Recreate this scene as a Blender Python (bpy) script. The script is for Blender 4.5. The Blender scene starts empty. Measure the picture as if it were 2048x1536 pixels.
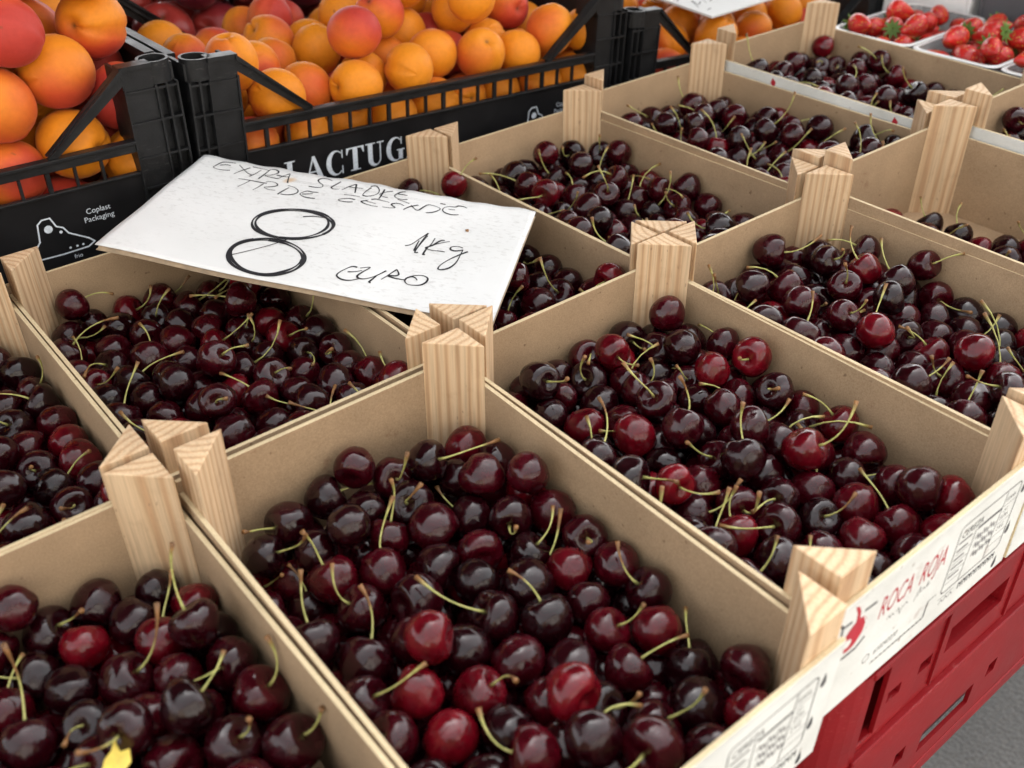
import bpy, bmesh, math, random
import numpy as np
from mathutils import Vector, Matrix, Quaternion, Euler

scene = bpy.context.scene
COL = scene.collection
rad = math.radians

# ------------------------------------------------------------------ camera
# Layout frame in millimetres: U along the stall, V towards the shopper, z up
# from the crate post tops; the post tops stand 1 m above the ground.
def W(U, V, z):
    return Vector((U, -V, z + 1000.0)) * 0.001

cam_d = bpy.data.cameras.new("camera")
cam = bpy.data.objects.new("camera", cam_d)
COL.objects.link(cam)
scene.camera = cam
cam_d.lens = 35.317
cam_d.sensor_width = 36.0
cam_d.clip_start = 0.02
cam_d.clip_end = 300.0
_r = Vector((0.77490272, -0.63188241, -0.01582354))
_d = Vector((-0.37097661, -0.43438956, -0.82078137))
_f = Vector((0.51176374, 0.64189588, -0.57102325))
cam.matrix_world = Matrix(((_r.x, -_d.x, -_f.x, -0.120384),
                           (_r.y, -_d.y, -_f.y, -0.773525),
                           (_r.z, -_d.z, -_f.z, 1.340790),
                           (0, 0, 0, 1)))
cam_d.dof.use_dof = True
cam_d.dof.focus_distance = 0.74
cam_d.dof.aperture_fstop = 7.5

# ------------------------------------------------------------------ light
SUN_EL, SUN_AZ = 58.0, 35.0          # sun ahead of the shopper, behind the awning
world = bpy.data.worlds.new("World")
scene.world = world
world.use_nodes = True
wt = world.node_tree
wt.nodes.clear()
w_out = wt.nodes.new("ShaderNodeOutputWorld")
w_bg = wt.nodes.new("ShaderNodeBackground")
w_sky = wt.nodes.new("ShaderNodeTexSky")
w_hsv = wt.nodes.new("ShaderNodeHueSaturation")
w_sky.sky_type = 'NISHITA'
w_sky.sun_disc = False
w_sky.sun_elevation = rad(SUN_EL)
w_sky.sun_rotation = rad(SUN_AZ)
w_sky.dust_density = 4.0
w_hsv.inputs['Saturation'].default_value = 0.08
w_bg.inputs['Strength'].default_value = 0.15
wt.links.new(w_sky.outputs[0], w_hsv.inputs['Color'])
wt.links.new(w_hsv.outputs[0], w_bg.inputs['Color'])
wt.links.new(w_bg.outputs[0], w_out.inputs['Surface'])

sun_d = bpy.data.lights.new("sun", 'SUN')
sun_d.energy = 3.5
sun_d.angle = rad(0.6)
sun_d.color = (1.0, 0.95, 0.87)
sun = bpy.data.objects.new("sun", sun_d)
COL.objects.link(sun)
_az = rad(SUN_AZ)
_sd = Vector((math.sin(_az) * math.cos(rad(SUN_EL)), math.cos(_az) * math.cos(rad(SUN_EL)), math.sin(rad(SUN_EL))))
sun.rotation_euler = _sd.to_track_quat('Z', 'Y').to_euler()
sun.location = (0, 0, 6)

scene.view_settings.view_transform = 'Standard'
scene.view_settings.look = 'None'
scene.view_settings.gamma = 1.0
scene.view_settings.exposure = 2.36
scene.cycles.use_denoising = True
scene.cycles.max_bounces = 8
scene.cycles.transparent_max_bounces = 12

rng = random.Random(7)
nr = np.random.default_rng(11)

# ------------------------------------------------------------------ materials
def mat(name):
    m = bpy.data.materials.new(name)
    m.use_nodes = True
    nt = m.node_tree
    return m, nt, nt.nodes["Principled BSDF"]

def N(nt, kind, **kw):
    n = nt.nodes.new("ShaderNode" + kind)
    for k, v in kw.items():
        if k.startswith("i_"):
            n.inputs[k[2:].replace("_", " ")].default_value = v
        else:
            setattr(n, k, v)
    return n

def ramp(nt, stops, fac=None):
    r = nt.nodes.new("ShaderNodeValToRGB")
    e = r.color_ramp.elements
    e[0].position, e[0].color = stops[0][0], (*stops[0][1], 1)
    e[1].position, e[1].color = stops[-1][0], (*stops[-1][1], 1)
    for p, c in stops[1:-1]:
        x = e.new(p)
        x.color = (*c, 1)
    if fac is not None:
        nt.links.new(fac, r.inputs[0])
    return r

def coord(nt, out="Object"):
    return N(nt, "TexCoord").outputs[out]

def noise(nt, vec, scale, detail=3.0, rough=0.55):
    n = N(nt, "TexNoise")
    n.inputs["Scale"].default_value = scale
    n.inputs["Detail"].default_value = detail
    n.inputs["Roughness"].default_value = rough
    if vec is not None:
        nt.links.new(vec, n.inputs["Vector"])
    return n

def mapping(nt, vec, scale=(1, 1, 1), loc=(0, 0, 0), rot=(0, 0, 0)):
    m = N(nt, "Mapping")
    m.inputs["Scale"].default_value = scale
    m.inputs["Location"].default_value = loc
    m.inputs["Rotation"].default_value = rot
    nt.links.new(vec, m.inputs["Vector"])
    return m

def bump(nt, b, height, strength, dist):
    n = N(nt, "Bump")
    n.inputs["Strength"].default_value = strength
    n.inputs["Distance"].default_value = dist
    nt.links.new(height, n.inputs["Height"])
    nt.links.new(n.outputs[0], b.inputs["Normal"])
    return n

def mix(nt, fac, a, b, blend='MIX'):
    m = N(nt, "Mix", data_type='RGBA', blend_type=blend)
    for sock, v in ((0, fac), (6, a), (7, b)):
        if isinstance(v, (int, float)):
            m.inputs[sock].default_value = v
        elif isinstance(v, tuple):
            m.inputs[sock].default_value = (*v, 1)
        else:
            nt.links.new(v, m.inputs[sock])
    return m.outputs[2]

def math_n(nt, op, a, b=0.0):
    m = N(nt, "Math", operation=op)
    for i, v in enumerate((a, b)):
        if isinstance(v, (int, float)):
            m.inputs[i].default_value = v
        else:
            nt.links.new(v, m.inputs[i])
    return m.outputs[0]

def rand_offset(nt, vec, amount=7.0):
    """object coordinates shifted by a random amount for each object"""
    oi = N(nt, "ObjectInfo")
    c = N(nt, "CombineXYZ")
    nt.links.new(math_n(nt, 'MULTIPLY', oi.outputs["Random"], amount), c.inputs[0])
    nt.links.new(math_n(nt, 'MULTIPLY', oi.outputs["Random"], amount * 1.7), c.inputs[1])
    nt.links.new(math_n(nt, 'MULTIPLY', oi.outputs["Random"], amount * 2.3), c.inputs[2])
    v = N(nt, "VectorMath", operation='ADD')
    nt.links.new(vec, v.inputs[0])
    nt.links.new(c.outputs[0], v.inputs[1])
    return v.outputs[0]

M = {}

def m_cherry(name, use_attr):
    m, nt, b = mat(name)
    if use_attr:
        val = N(nt, "Attribute", attribute_name="tint").outputs["Fac"]
    else:
        val = N(nt, "Attribute", attribute_name="tint", attribute_type='OBJECT').outputs["Fac"]
    base = ramp(nt, [(0.0, (0.009, 0.0008, 0.0018)), (0.35, (0.0185, 0.0008, 0.0027)),
                     (0.8, (0.040, 0.0010, 0.0040)), (1.0, (0.125, 0.0022, 0.0070))], val)
    co = coord(nt)
    n1 = noise(nt, rand_offset(nt, co), 95.0, 2.0)
    n2 = noise(nt, co, 900.0, 2.0)
    shade = ramp(nt, [(0.3, (0.5, 0.5, 0.5)), (0.75, (1.35, 1.3, 1.3))], n1.outputs[0])
    c = mix(nt, 1.0, base.outputs[0], shade.outputs[0], 'MULTIPLY')
    nt.links.new(c, b.inputs["Base Color"])
    rr = ramp(nt, [(0.35, (0.09,) * 3), (0.7, (0.23,) * 3)], n1.outputs[0])
    nt.links.new(rr.outputs[0], b.inputs["Roughness"])
    b.inputs["IOR"].default_value = 1.46
    hmix = math_n(nt, 'ADD', math_n(nt, 'MULTIPLY', n1.outputs[0], 1.0), math_n(nt, 'MULTIPLY', n2.outputs[0], 0.06))
    wr = noise(nt, mapping(nt, rand_offset(nt, co, 4.0), scale=(1, 1, 0.45)).outputs[0], 210.0, 1.0)   # fine puckers on some patches
    pm = ramp(nt, [(0.5, (0, 0, 0)), (0.72, (1, 1, 1))], noise(nt, rand_offset(nt, co, 9.0), 60.0, 1.0).outputs[0])
    hmix = math_n(nt, 'ADD', hmix, math_n(nt, 'MULTIPLY', math_n(nt, 'MULTIPLY', wr.outputs[0], pm.outputs[0]), 0.55))
    bump(nt, b, hmix, 0.36, 0.002)
    bloom = noise(nt, rand_offset(nt, co, 6.0), 140.0, 3.0)                                            # dull bloom and dried water marks
    bl = ramp(nt, [(0.52, (0, 0, 0)), (0.72, (0.22, 0.22, 0.22))], bloom.outputs[0])
    ra = N(nt, "Math", operation='ADD')
    nt.links.new(rr.outputs[0], ra.inputs[0])
    nt.links.new(bl.outputs[0], ra.inputs[1])
    nt.links.new(ra.outputs[0], b.inputs["Roughness"])
    return m
M['cherry'] = m_cherry("cherry_skin", False)
M['cherry_mass'] = m_cherry("cherry_skin_mass", True)

def m_stem():
    m, nt, b = mat("cherry_stem")
    tip = N(nt, "Attribute", attribute_name="tip").outputs["Fac"]
    n1 = noise(nt, coord(nt), 260.0, 2.0)
    g = ramp(nt, [(0.3, (0.30, 0.31, 0.075)), (0.7, (0.50, 0.47, 0.17))], n1.outputs[0])
    br = ramp(nt, [(0.3, (0.13, 0.06, 0.02)), (0.7, (0.26, 0.12, 0.035))], n1.outputs[0])
    rv = ramp(nt, [(0.55, (0, 0, 0)), (1.0, (0.75, 0.75, 0.75))], N(nt, "ObjectInfo").outputs["Random"])
    f = ramp(nt, [(0.7, (0, 0, 0)), (0.95, (1, 1, 1))], math_n(nt, 'ADD', tip, rv.outputs[0]))
    nt.links.new(mix(nt, f.outputs[0], g.outputs[0], br.outputs[0]), b.inputs["Base Color"])
    b.inputs["Roughness"].default_value = 0.55
    return m
M['stem'] = m_stem()

def m_pine():
    m, nt, b = mat("pine_post")
    oi = N(nt, "ObjectInfo")
    vr = N(nt, "VectorRotate", rotation_type='Z_AXIS')
    nt.links.new(coord(nt), vr.inputs["Vector"])
    nt.links.new(math_n(nt, 'MULTIPLY', oi.outputs["Random"], 47.0), vr.inputs["Angle"])
    sh = N(nt, "CombineXYZ")
    nt.links.new(math_n(nt, 'ADD', math_n(nt, 'MULTIPLY', math_n(nt, 'FRACT', math_n(nt, 'MULTIPLY', oi.outputs["Random"], 13.7)), 0.05), 0.022), sh.inputs[0])
    nt.links.new(math_n(nt, 'MULTIPLY', oi.outputs["Random"], 9.0), sh.inputs[2])
    va = N(nt, "VectorMath", operation='ADD')
    nt.links.new(vr.outputs[0], va.inputs[0])
    nt.links.new(sh.outputs[0], va.inputs[1])
    co = va.outputs[0]
    mp = mapping(nt, co, scale=(1, 1, 0.05))
    nz = noise(nt, mp.outputs[0], 26.0, 2.0)
    w = N(nt, "TexWave", wave_type='RINGS', rings_direction='Z')
    w.inputs["Scale"].default_value = 58.0
    w.inputs["Distortion"].default_value = 4.0
    w.inputs["Detail"].default_value = 2.0
    w.inputs["Detail Scale"].default_value = 0.7
    nt.links.new(mp.outputs[0], w.inputs["Vector"])
    rings = ramp(nt, [(0.0, (0.66, 0.505, 0.33)), (0.5, (0.64, 0.475, 0.30)), (0.8, (0.585, 0.41, 0.245)), (1.0, (0.50, 0.325, 0.185))], w.outputs[0])
    tone = ramp(nt, [(0.25, (0.78, 0.74, 0.72)), (0.8, (1.12, 1.06, 1.0))], nz.outputs[0])
    c1 = mix(nt, 1.0, rings.outputs[0], tone.outputs[0], 'MULTIPLY')
    fine = noise(nt, mapping(nt, co, scale=(1, 1, 0.03)).outputs[0], 700.0, 3.0)
    fr = ramp(nt, [(0.3, (0.78, 0.77, 0.76)), (0.62, (1.04, 1.04, 1.04))], fine.outputs[0])
    c2 = mix(nt, 1.0, c1, fr.outputs[0], 'MULTIPLY')
    sm = ramp(nt, [(0.55, (0, 0, 0)), (0.75, (0.4, 0.4, 0.4))], noise(nt, co, 55.0, 4.0, 0.7).outputs[0])
    c2 = mix(nt, sm.outputs[0], c2, mix(nt, 1.0, c2, (0.66, 0.60, 0.56), 'MULTIPLY'))
    pk = ramp(nt, [(0.73, (0, 0, 0)), (0.77, (1, 1, 1))], noise(nt, mapping(nt, co, scale=(1, 1, 0.4)).outputs[0], 330.0, 1.0).outputs[0])
    c2 = mix(nt, math_n(nt, 'MULTIPLY', pk.outputs[0], 0.55), c2, (0.24, 0.15, 0.09))
    nt.links.new(c2, b.inputs["Base Color"])
    b.inputs["Roughness"].default_value = 0.62
    bump(nt, b, fine.outputs[0], 0.3, 0.0008)
    return m
M['pine'] = m_pine()

def m_board(name, lo, hi):
    m, nt, b = mat(name)
    co = rand_offset(nt, coord(nt), 5.0)
    a = noise(nt, co, 900.0, 4.0, 0.7)
    s = noise(nt, co, 22.0, 3.0)
    c = ramp(nt, [(0.28, lo), (0.72, hi)], a.outputs[0])
    t = ramp(nt, [(0.3, (0.84, 0.83, 0.81)), (0.75, (1.06, 1.05, 1.04))], s.outputs[0])
    sp = noise(nt, co, 160.0, 1.0)
    sr = ramp(nt, [(0.74, (1, 1, 1)), (0.80, (0.45, 0.38, 0.33))], sp.outputs[0])
    c1 = mix(nt, 1.0, c.outputs[0], t.outputs[0], 'MULTIPLY')
    c2 = mix(nt, 0.8, c1, mix(nt, 1.0, c1, sr.outputs[0], 'MULTIPLY'))
    sg = ramp(nt, [(0.66, (0, 0, 0)), (0.72, (0.45, 0.45, 0.45))], noise(nt, co, 34.0, 4.0, 0.65).outputs[0])
    c2 = mix(nt, sg.outputs[0], c2, mix(nt, 1.0, c2, (0.62, 0.47, 0.43), 'MULTIPLY'))
    nt.links.new(c2, b.inputs["Base Color"])
    b.inputs["Roughness"].default_value = 0.72
    bump(nt, b, a.outputs[0], 0.25, 0.0006)
    return m
M['mdf'] = m_board("fibreboard", (0.295, 0.196, 0.112), (0.47, 0.335, 0.208))
M['mdf_edge'] = m_board("fibreboard_cut_edge", (0.46, 0.36, 0.21), (0.66, 0.54, 0.345))
M['white_print'] = m_board("white_printed_board", (0.63, 0.655, 0.645), (0.71, 0.735, 0.72))

def m_plain(name, c, rough=0.6, var=0.12, scale=40.0, bmp=0.0, bscale=300.0, metal=0.0):
    m, nt, b = mat(name)
    co = coord(nt)
    n = noise(nt, co, scale, 4.0)
    lo = tuple(x * (1 - var) for x in c)
    hi = tuple(min(1.0, x * (1 + var)) for x in c)
    r = ramp(nt, [(0.3, lo), (0.7, hi)], n.outputs[0])
    nt.links.new(r.outputs[0], b.inputs["Base Color"])
    rr = ramp(nt, [(0.3, (rough * 0.8,) * 3), (0.7, (min(1, rough * 1.2),) * 3)], n.outputs[0])
    nt.links.new(rr.outputs[0], b.inputs["Roughness"])
    b.inputs["Metallic"].default_value = metal
    if bmp:
        n2 = noise(nt, co, bscale, 3.0)
        bump(nt, b, n2.outputs[0], bmp, 0.001)
    return m
M['ink_black'] = m_plain("black_ink", (0.012, 0.012, 0.015), 0.6)
M['ink_grey'] = m_plain("grey_ink", (0.055, 0.055, 0.06), 0.6)
M['ink_light'] = m_plain("pale_grey_ink", (0.22, 0.22, 0.22), 0.6)
M['ink_red'] = m_plain("red_ink", (0.42, 0.012, 0.028), 0.5)
M['crease'] = m_plain("crease_line", (0.40, 0.40, 0.39), 0.8)
M['ink_white'] = m_plain("silver_white_ink", (0.62, 0.68, 0.74), 0.5, 0.15, 400.0)
M['black_plastic'] = m_plain("black_plastic", (0.012, 0.0125, 0.0135), 0.38, 0.25, 60.0, 0.25, 500.0)
M['film_panel'] = m_plain("black_film_panel", (0.009, 0.009, 0.010), 0.42, 0.2, 30.0, 0.1, 60.0)
M['red_plastic'] = m_plain("red_plastic", (0.20, 0.0032, 0.006), 0.45, 0.16, 14.0, 0.15, 200.0)
for _k in ('red_plastic', 'black_plastic', 'film_panel'):
    M[_k].node_tree.nodes['Principled BSDF'].inputs['Specular IOR Level'].default_value = 0.22
def scuff(m, col, amt):
    nt = m.node_tree
    b = nt.nodes['Principled BSDF']
    src = b.inputs['Base Color'].links[0].from_socket
    co = coord(nt)
    s1 = noise(nt, mapping(nt, co, scale=(0.25, 1, 1.6), rot=(0, 0.5, 0)).outputs[0], 420.0, 3.0, 0.7)
    s2 = noise(nt, co, 14.0, 3.0)
    f = math_n(nt, 'MULTIPLY', ramp(nt, [(0.6, (0, 0, 0)), (0.68, (1, 1, 1))], s1.outputs[0]).outputs[0], ramp(nt, [(0.45, (0, 0, 0)), (0.65, (1, 1, 1))], s2.outputs[0]).outputs[0])
    nt.links.new(mix(nt, math_n(nt, 'MULTIPLY', f, amt), src, col), b.inputs['Base Color'])
scuff(M['red_plastic'], (0.42, 0.12, 0.11), 0.5)
scuff(M['black_plastic'], (0.09, 0.088, 0.085), 0.55)
M['grey_plastic'] = m_plain("dark_grey_plastic", (0.075, 0.075, 0.082), 0.45, 0.15, 20.0)
M['white_plastic'] = m_plain("white_plastic", (0.80, 0.80, 0.79), 0.35, 0.04, 20.0)
M['table_wood'] = m_plain("weathered_table_wood", (0.20, 0.15, 0.10), 0.7, 0.3, 9.0, 0.3, 80.0)
M['steel'] = m_plain("galvanised_steel", (0.45, 0.46, 0.47), 0.4, 0.15, 30.0, 0, 1, 0.9)
M['canvas'] = m_plain("dark_green_canvas", (0.035, 0.045, 0.04), 0.85, 0.15, 10.0, 0.2, 900.0)
M['leaf_yellow'] = m_plain("yellow_dry_leaf", (0.66, 0.50, 0.09), 0.55, 0.3, 120.0)
M['green_leaf'] = m_plain("green_calyx", (0.09, 0.17, 0.03), 0.55, 0.3, 200.0)
M['plaster'] = [m_plain('plaster_cream', (0.50, 0.475, 0.43), 0.9, 0.08, 2.0), m_plain('plaster_ochre', (0.47, 0.40, 0.30), 0.9, 0.08, 2.0), m_plain('plaster_rose', (0.44, 0.35, 0.31), 0.9, 0.08, 2.0)]
M['roof'] = m_plain('clay_roof_tiles', (0.26, 0.10, 0.05), 0.85, 0.25, 6.0)
M['pane'] = m_plain('window_pane', (0.02, 0.024, 0.03), 0.08, 0.1, 3.0)

def m_card():
    m, nt, b = mat("white_card_liner")
    co = coord(nt)
    a = noise(nt, co, 7.0, 4.0)
    r = ramp(nt, [(0.3, (0.60, 0.605, 0.595)), (0.65, (0.70, 0.705, 0.70))], a.outputs[0])
    d = noise(nt, mapping(nt, co, scale=(1.0, 2.2, 1)).outputs[0], 130.0, 4.0, 0.7)
    msk = noise(nt, co, 11.0, 2.0)
    dm = math_n(nt, 'MULTIPLY', ramp(nt, [(0.53, (0, 0, 0)), (0.64, (1, 1, 1))], d.outputs[0]).outputs[0],
                ramp(nt, [(0.40, (0, 0, 0)), (0.58, (1, 1, 1))], msk.outputs[0]).outputs[0])
    c = mix(nt, math_n(nt, 'MULTIPLY', dm, 0.36), r.outputs[0], (0.36, 0.35, 0.33))
    st = noise(nt, co, 17.0, 1.0)
    sm = ramp(nt, [(0.745, (0, 0, 0)), (0.775, (1, 1, 1))], st.outputs[0])
    c = mix(nt, math_n(nt, 'MULTIPLY', sm.outputs[0], 0.75), c, (0.55, 0.30, 0.07))
    nt.links.new(c, b.inputs["Base Color"])
    b.inputs["Roughness"].default_value = 0.6
    bump(nt, b, noise(nt, co, 60.0, 3.0).outputs[0], 0.15, 0.002)
    return m
M['card'] = m_card()
M['card_core'] = m_plain("brown_card_core", (0.36, 0.27, 0.18), 0.85, 0.2, 120.0)

def m_fruit(name, base, blush, deep, cover=0.5, rough=0.42, bmp=0.12):
    m, nt, b = mat(name)
    co = coord(nt)
    oi = N(nt, "ObjectInfo")
    off = rand_offset(nt, co, 2.0)
    big = noise(nt, off, 15.0, 2.0)
    sep = N(nt, "SeparateXYZ")
    nt.links.new(co, sep.inputs[0])
    side = math_n(nt, 'MULTIPLY', sep.outputs[0], 20.0)
    amt = math_n(nt, 'ADD', math_n(nt, 'ADD', side, math_n(nt, 'MULTIPLY', math_n(nt, 'SUBTRACT', big.outputs[0], 0.5), 1.5)),
                 math_n(nt, 'MULTIPLY', math_n(nt, 'SUBTRACT', oi.outputs["Random"], 1 - cover), 1.1))
    f = ramp(nt, [(0.22, (0, 0, 0)), (0.75, (1, 1, 1))], amt)
    fine = noise(nt, off, 240.0, 3.0)
    cc = mix(nt, f.outputs[0], base, blush)
    deepf = ramp(nt, [(0.72, (0, 0, 0)), (1.0, (1, 1, 1))], amt)
    cc = mix(nt, math_n(nt, 'MULTIPLY', deepf.outputs[0], 0.8), cc, deep)
    fr = ramp(nt, [(0.3, (0.93, 0.91, 0.9)), (0.65, (1.03, 1.03, 1.03))], fine.outputs[0])
    cc = mix(nt, 1.0, cc, fr.outputs[0], 'MULTIPLY')
    spots = noise(nt, off, 85.0, 2.0)
    sr = ramp(nt, [(0.74, (0, 0, 0)), (0.78, (1, 1, 1))], spots.outputs[0])
    cc = mix(nt, math_n(nt, 'MULTIPLY', sr.outputs[0], 0.55), cc, (0.16, 0.05, 0.015))
    dim = N(nt, "Attribute", attribute_name="tip").outputs["Fac"]
    cc = mix(nt, math_n(nt, 'MULTIPLY', dim, 0.85), cc, (0.045, 0.028, 0.008))
    nt.links.new(cc, b.inputs["Base Color"])
    b.inputs["Roughness"].default_value = rough
    b.inputs["Sheen Weight"].default_value = 0.05
    b.inputs["Specular IOR Level"].default_value = 0.28
    b.inputs["Sheen Roughness"].default_value = 0.4
    b.inputs["Subsurface Weight"].default_value = 0.0
    bump(nt, b, fine.outputs[0], bmp, 0.0015)
    return m
M['apricot'] = m_fruit("apricot_skin", (0.66, 0.22, 0.009), (0.54, 0.085, 0.018), (0.36, 0.03, 0.022), 0.5, 0.55)
M['apricot_blush'] = m_fruit("apricot_blush_skin", (0.66, 0.215, 0.009), (0.53, 0.07, 0.022), (0.38, 0.030, 0.026), 0.88, 0.55)
M['nectarine'] = m_fruit("nectarine_skin", (0.27, 0.028, 0.022), (0.14, 0.012, 0.02), (0.055, 0.008, 0.016), 0.5, 0.3, 0.06)

def m_strawberry():
    m, nt, b = mat("strawberry_skin")
    co = coord(nt)
    v = N(nt, "TexVoronoi", feature='F1')
    v.inputs["Scale"].default_value = 260.0
    nt.links.new(co, v.inputs["Vector"])
    seed = ramp(nt, [(0.16, (0.55, 0.33, 0.07)), (0.26, (0.46, 0.016, 0.014))], v.outputs["Distance"])
    n = noise(nt, rand_offset(nt, co), 60.0, 2.0)
    t = ramp(nt, [(0.3, (0.7, 0.7, 0.7)), (0.7, (1.3, 1.5, 1.3))], n.outputs[0])
    nt.links.new(mix(nt, 1.0, seed.outputs[0], t.outputs[0], 'MULTIPLY'), b.inputs["Base Color"])
    b.inputs["Roughness"].default_value = 0.28
    bump(nt, b, v.outputs["Distance"], 0.6, 0.0012)
    return m
M['strawberry'] = m_strawberry()

def m_clear():
    m, nt, b = mat("clear_plastic")
    b.inputs["Base Color"].default_value = (0.93, 0.95, 0.95, 1)
    b.inputs["Roughness"].default_value = 0.08
    b.inputs["IOR"].default_value = 1.2
    b.inputs["Transmission Weight"].default_value = 0.82
    return m
M['clear'] = m_clear()

def m_asphalt():
    m, nt, b = mat("asphalt")
    co = coord(nt)
    a = noise(nt, co, 260.0, 4.0, 0.75)
    s = noise(nt, co, 3.0, 4.0)
    v = N(nt, "TexVoronoi")
    v.inputs["Scale"].default_value = 130.0
    nt.links.new(co, v.inputs["Vector"])
    c = ramp(nt, [(0.25, (0.045, 0.044, 0.043)), (0.75, (0.155, 0.152, 0.148))], a.outputs[0])
    t = ramp(nt, [(0.3, (0.8, 0.8, 0.8)), (0.7, (1.15, 1.14, 1.12))], s.outputs[0])
    nt.links.new(mix(nt, 1.0, c.outputs[0], t.outputs[0], 'MULTIPLY'), b.inputs["Base Color"])
    b.inputs["Roughness"].default_value = 0.9
    bump(nt, b, v.outputs["Distance"], 0.7, 0.006)
    return m
M['asphalt'] = m_asphalt()

# ------------------------------------------------------------------ mesh helpers
class MB:
    """collects polygons (in mm) for one mesh object"""
    def __init__(self):
        self.v, self.f, self.mi, self.sm = [], [], [], []
        self.tip = []
    def add(self, vs, fs, mi=0, smooth=False, tip=None):
        o = len(self.v)
        self.v += [tuple(p) for p in vs]
        self.tip += (tip if tip is not None else [0.0] * len(vs))
        for f in fs:
            self.f.append(tuple(i + o for i in f))
            self.mi.append(mi)
            self.sm.append(smooth)
    def box(self, x0, x1, y0, y1, z0, z1, mi=0, fm=None):
        """fm: material index for single faces, keys -x +x -y +y -z +z"""
        vs = [(x, y, z) for z in (z0, z1) for y in (y0, y1) for x in (x0, x1)]
        fs = {'-z': (0, 2, 3, 1), '+z': (4, 5, 7, 6), '-y': (0, 1, 5, 4), '+y': (2, 6, 7, 3), '-x': (0, 4, 6, 2), '+x': (1, 3, 7, 5)}
        o = len(self.v)
        self.v += vs
        self.tip += [0.0] * 8
        for k, f in fs.items():
            self.f.append(tuple(i + o for i in f))
            self.mi.append((fm or {}).get(k, mi))
            self.sm.append(False)
    def prism(self, poly, z0, z1, mi=0):
        n = len(poly)
        vs = [(x, y, z0) for x, y in poly] + [(x, y, z1) for x, y in poly]
        fs = [tuple(range(n - 1, -1, -1)), tuple(range(n, 2 * n))]
        fs += [(i, (i + 1) % n, n + (i + 1) % n, n + i) for i in range(n)]
        self.add(vs, fs, mi)
    def tube(self, pts, rads, k=6, mi=0, tips=None, cap=True):
        pts = [Vector(p) for p in pts]
        n = len(pts)
        if not isinstance(rads, (list, tuple)):
            rads = [rads] * n
        vs, tp = [], []
        up = Vector((0.31, 0.55, 0.77))
        for i, p in enumerate(pts):
            t = (pts[min(i + 1, n - 1)] - pts[max(i - 1, 0)]).normalized()
            a = t.cross(up)
            if a.length < 1e-3:
                a = t.cross(Vector((1, 0, 0)))
            a.normalize()
            c = t.cross(a)
            for j in range(k):
                an = 2 * math.pi * j / k
                vs.append(p + (a * math.cos(an) + c * math.sin(an)) * rads[i])
                tp.append(tips[i] if tips else 0.0)
        fs = [(i * k + j, i * k + (j + 1) % k, (i + 1) * k + (j + 1) % k, (i + 1) * k + j) for i in range(n - 1) for j in range(k)]
        if cap:
            fs += [tuple(range(k - 1, -1, -1)), tuple((n - 1) * k + j for j in range(k))]
        self.add(vs, fs, mi, True, tp)
    def holed(self, xs, zs, holes, y0, y1, mi=0, P=None):
        """upright panel in the xz plane, y0..y1 thick, with rectangular openings (cells i,j)"""
        nx, nz = len(xs) - 1, len(zs) - 1
        solid = lambda i, j: 0 <= i < nx and 0 <= j < nz and (i, j) not in holes
        P = P or (lambda x, y, z: (x, y, z))
        for i in range(nx):
            for j in range(nz):
                if not solid(i, j):
                    continue
                a, b, c, d = xs[i], xs[i + 1], zs[j], zs[j + 1]
                q = [P(a, y0, c), P(b, y0, c), P(b, y0, d), P(a, y0, d), P(a, y1, c), P(b, y1, c), P(b, y1, d), P(a, y1, d)]
                fs = [(0, 1, 2, 3), (7, 6, 5, 4)]
                if not solid(i - 1, j): fs.append((0, 3, 7, 4))
                if not solid(i + 1, j): fs.append((1, 5, 6, 2))
                if not solid(i, j - 1): fs.append((0, 4, 5, 1))
                if not solid(i, j + 1): fs.append((3, 2, 6, 7))
                self.add(q, fs, mi)
    def mesh(self, name, mats, merge=True):
        me = bpy.data.meshes.new(name)
        me.from_pydata([(x * 0.001, y * 0.001, z * 0.001) for x, y, z in self.v], [], self.f)
        for m in (mats if isinstance(mats, (list, tuple)) else [mats]):
            me.materials.append(m)
        me.polygons.foreach_set("material_index", self.mi)
        me.polygons.foreach_set("use_smooth", self.sm)
        if any(t > 0 for t in self.tip):
            at = me.attributes.new("tip", 'FLOAT', 'POINT')
            at.data.foreach_set("value", self.tip)
        if merge:
            bm = bmesh.new()
            bm.from_mesh(me)
            bmesh.ops.remove_doubles(bm, verts=bm.verts, dist=1e-6)
            bmesh.ops.recalc_face_normals(bm, faces=bm.faces)
            bm.to_mesh(me)
            bm.free()
        me.update()
        return me

def link(name, data, parent=None, mtx=None):
    o = bpy.data.objects.new(name, data)
    COL.objects.link(o)
    if parent is not None:
        o.parent = parent
    if mtx is not None:
        o.matrix_local = mtx
    return o

def tag(o, label, cat, group=None):
    o["label"] = label
    o["category"] = cat
    if group:
        o["group"] = group
    return o

def kind(o, k):
    o["kind"] = k
    return o

def copy_tree(o, parent=None):
    c = o.copy()
    COL.objects.link(c)
    c.parent = parent
    for ch in list(o.children):
        copy_tree(ch, c)
    return c

def bevel(o, w_mm, seg=2):
    b = o.modifiers.new("bevel", 'BEVEL')
    b.width = w_mm * 0.001
    b.segments = seg
    b.limit_method = 'ANGLE'
    b.angle_limit = rad(35)
    b.harden_normals = False
    return o

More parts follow.
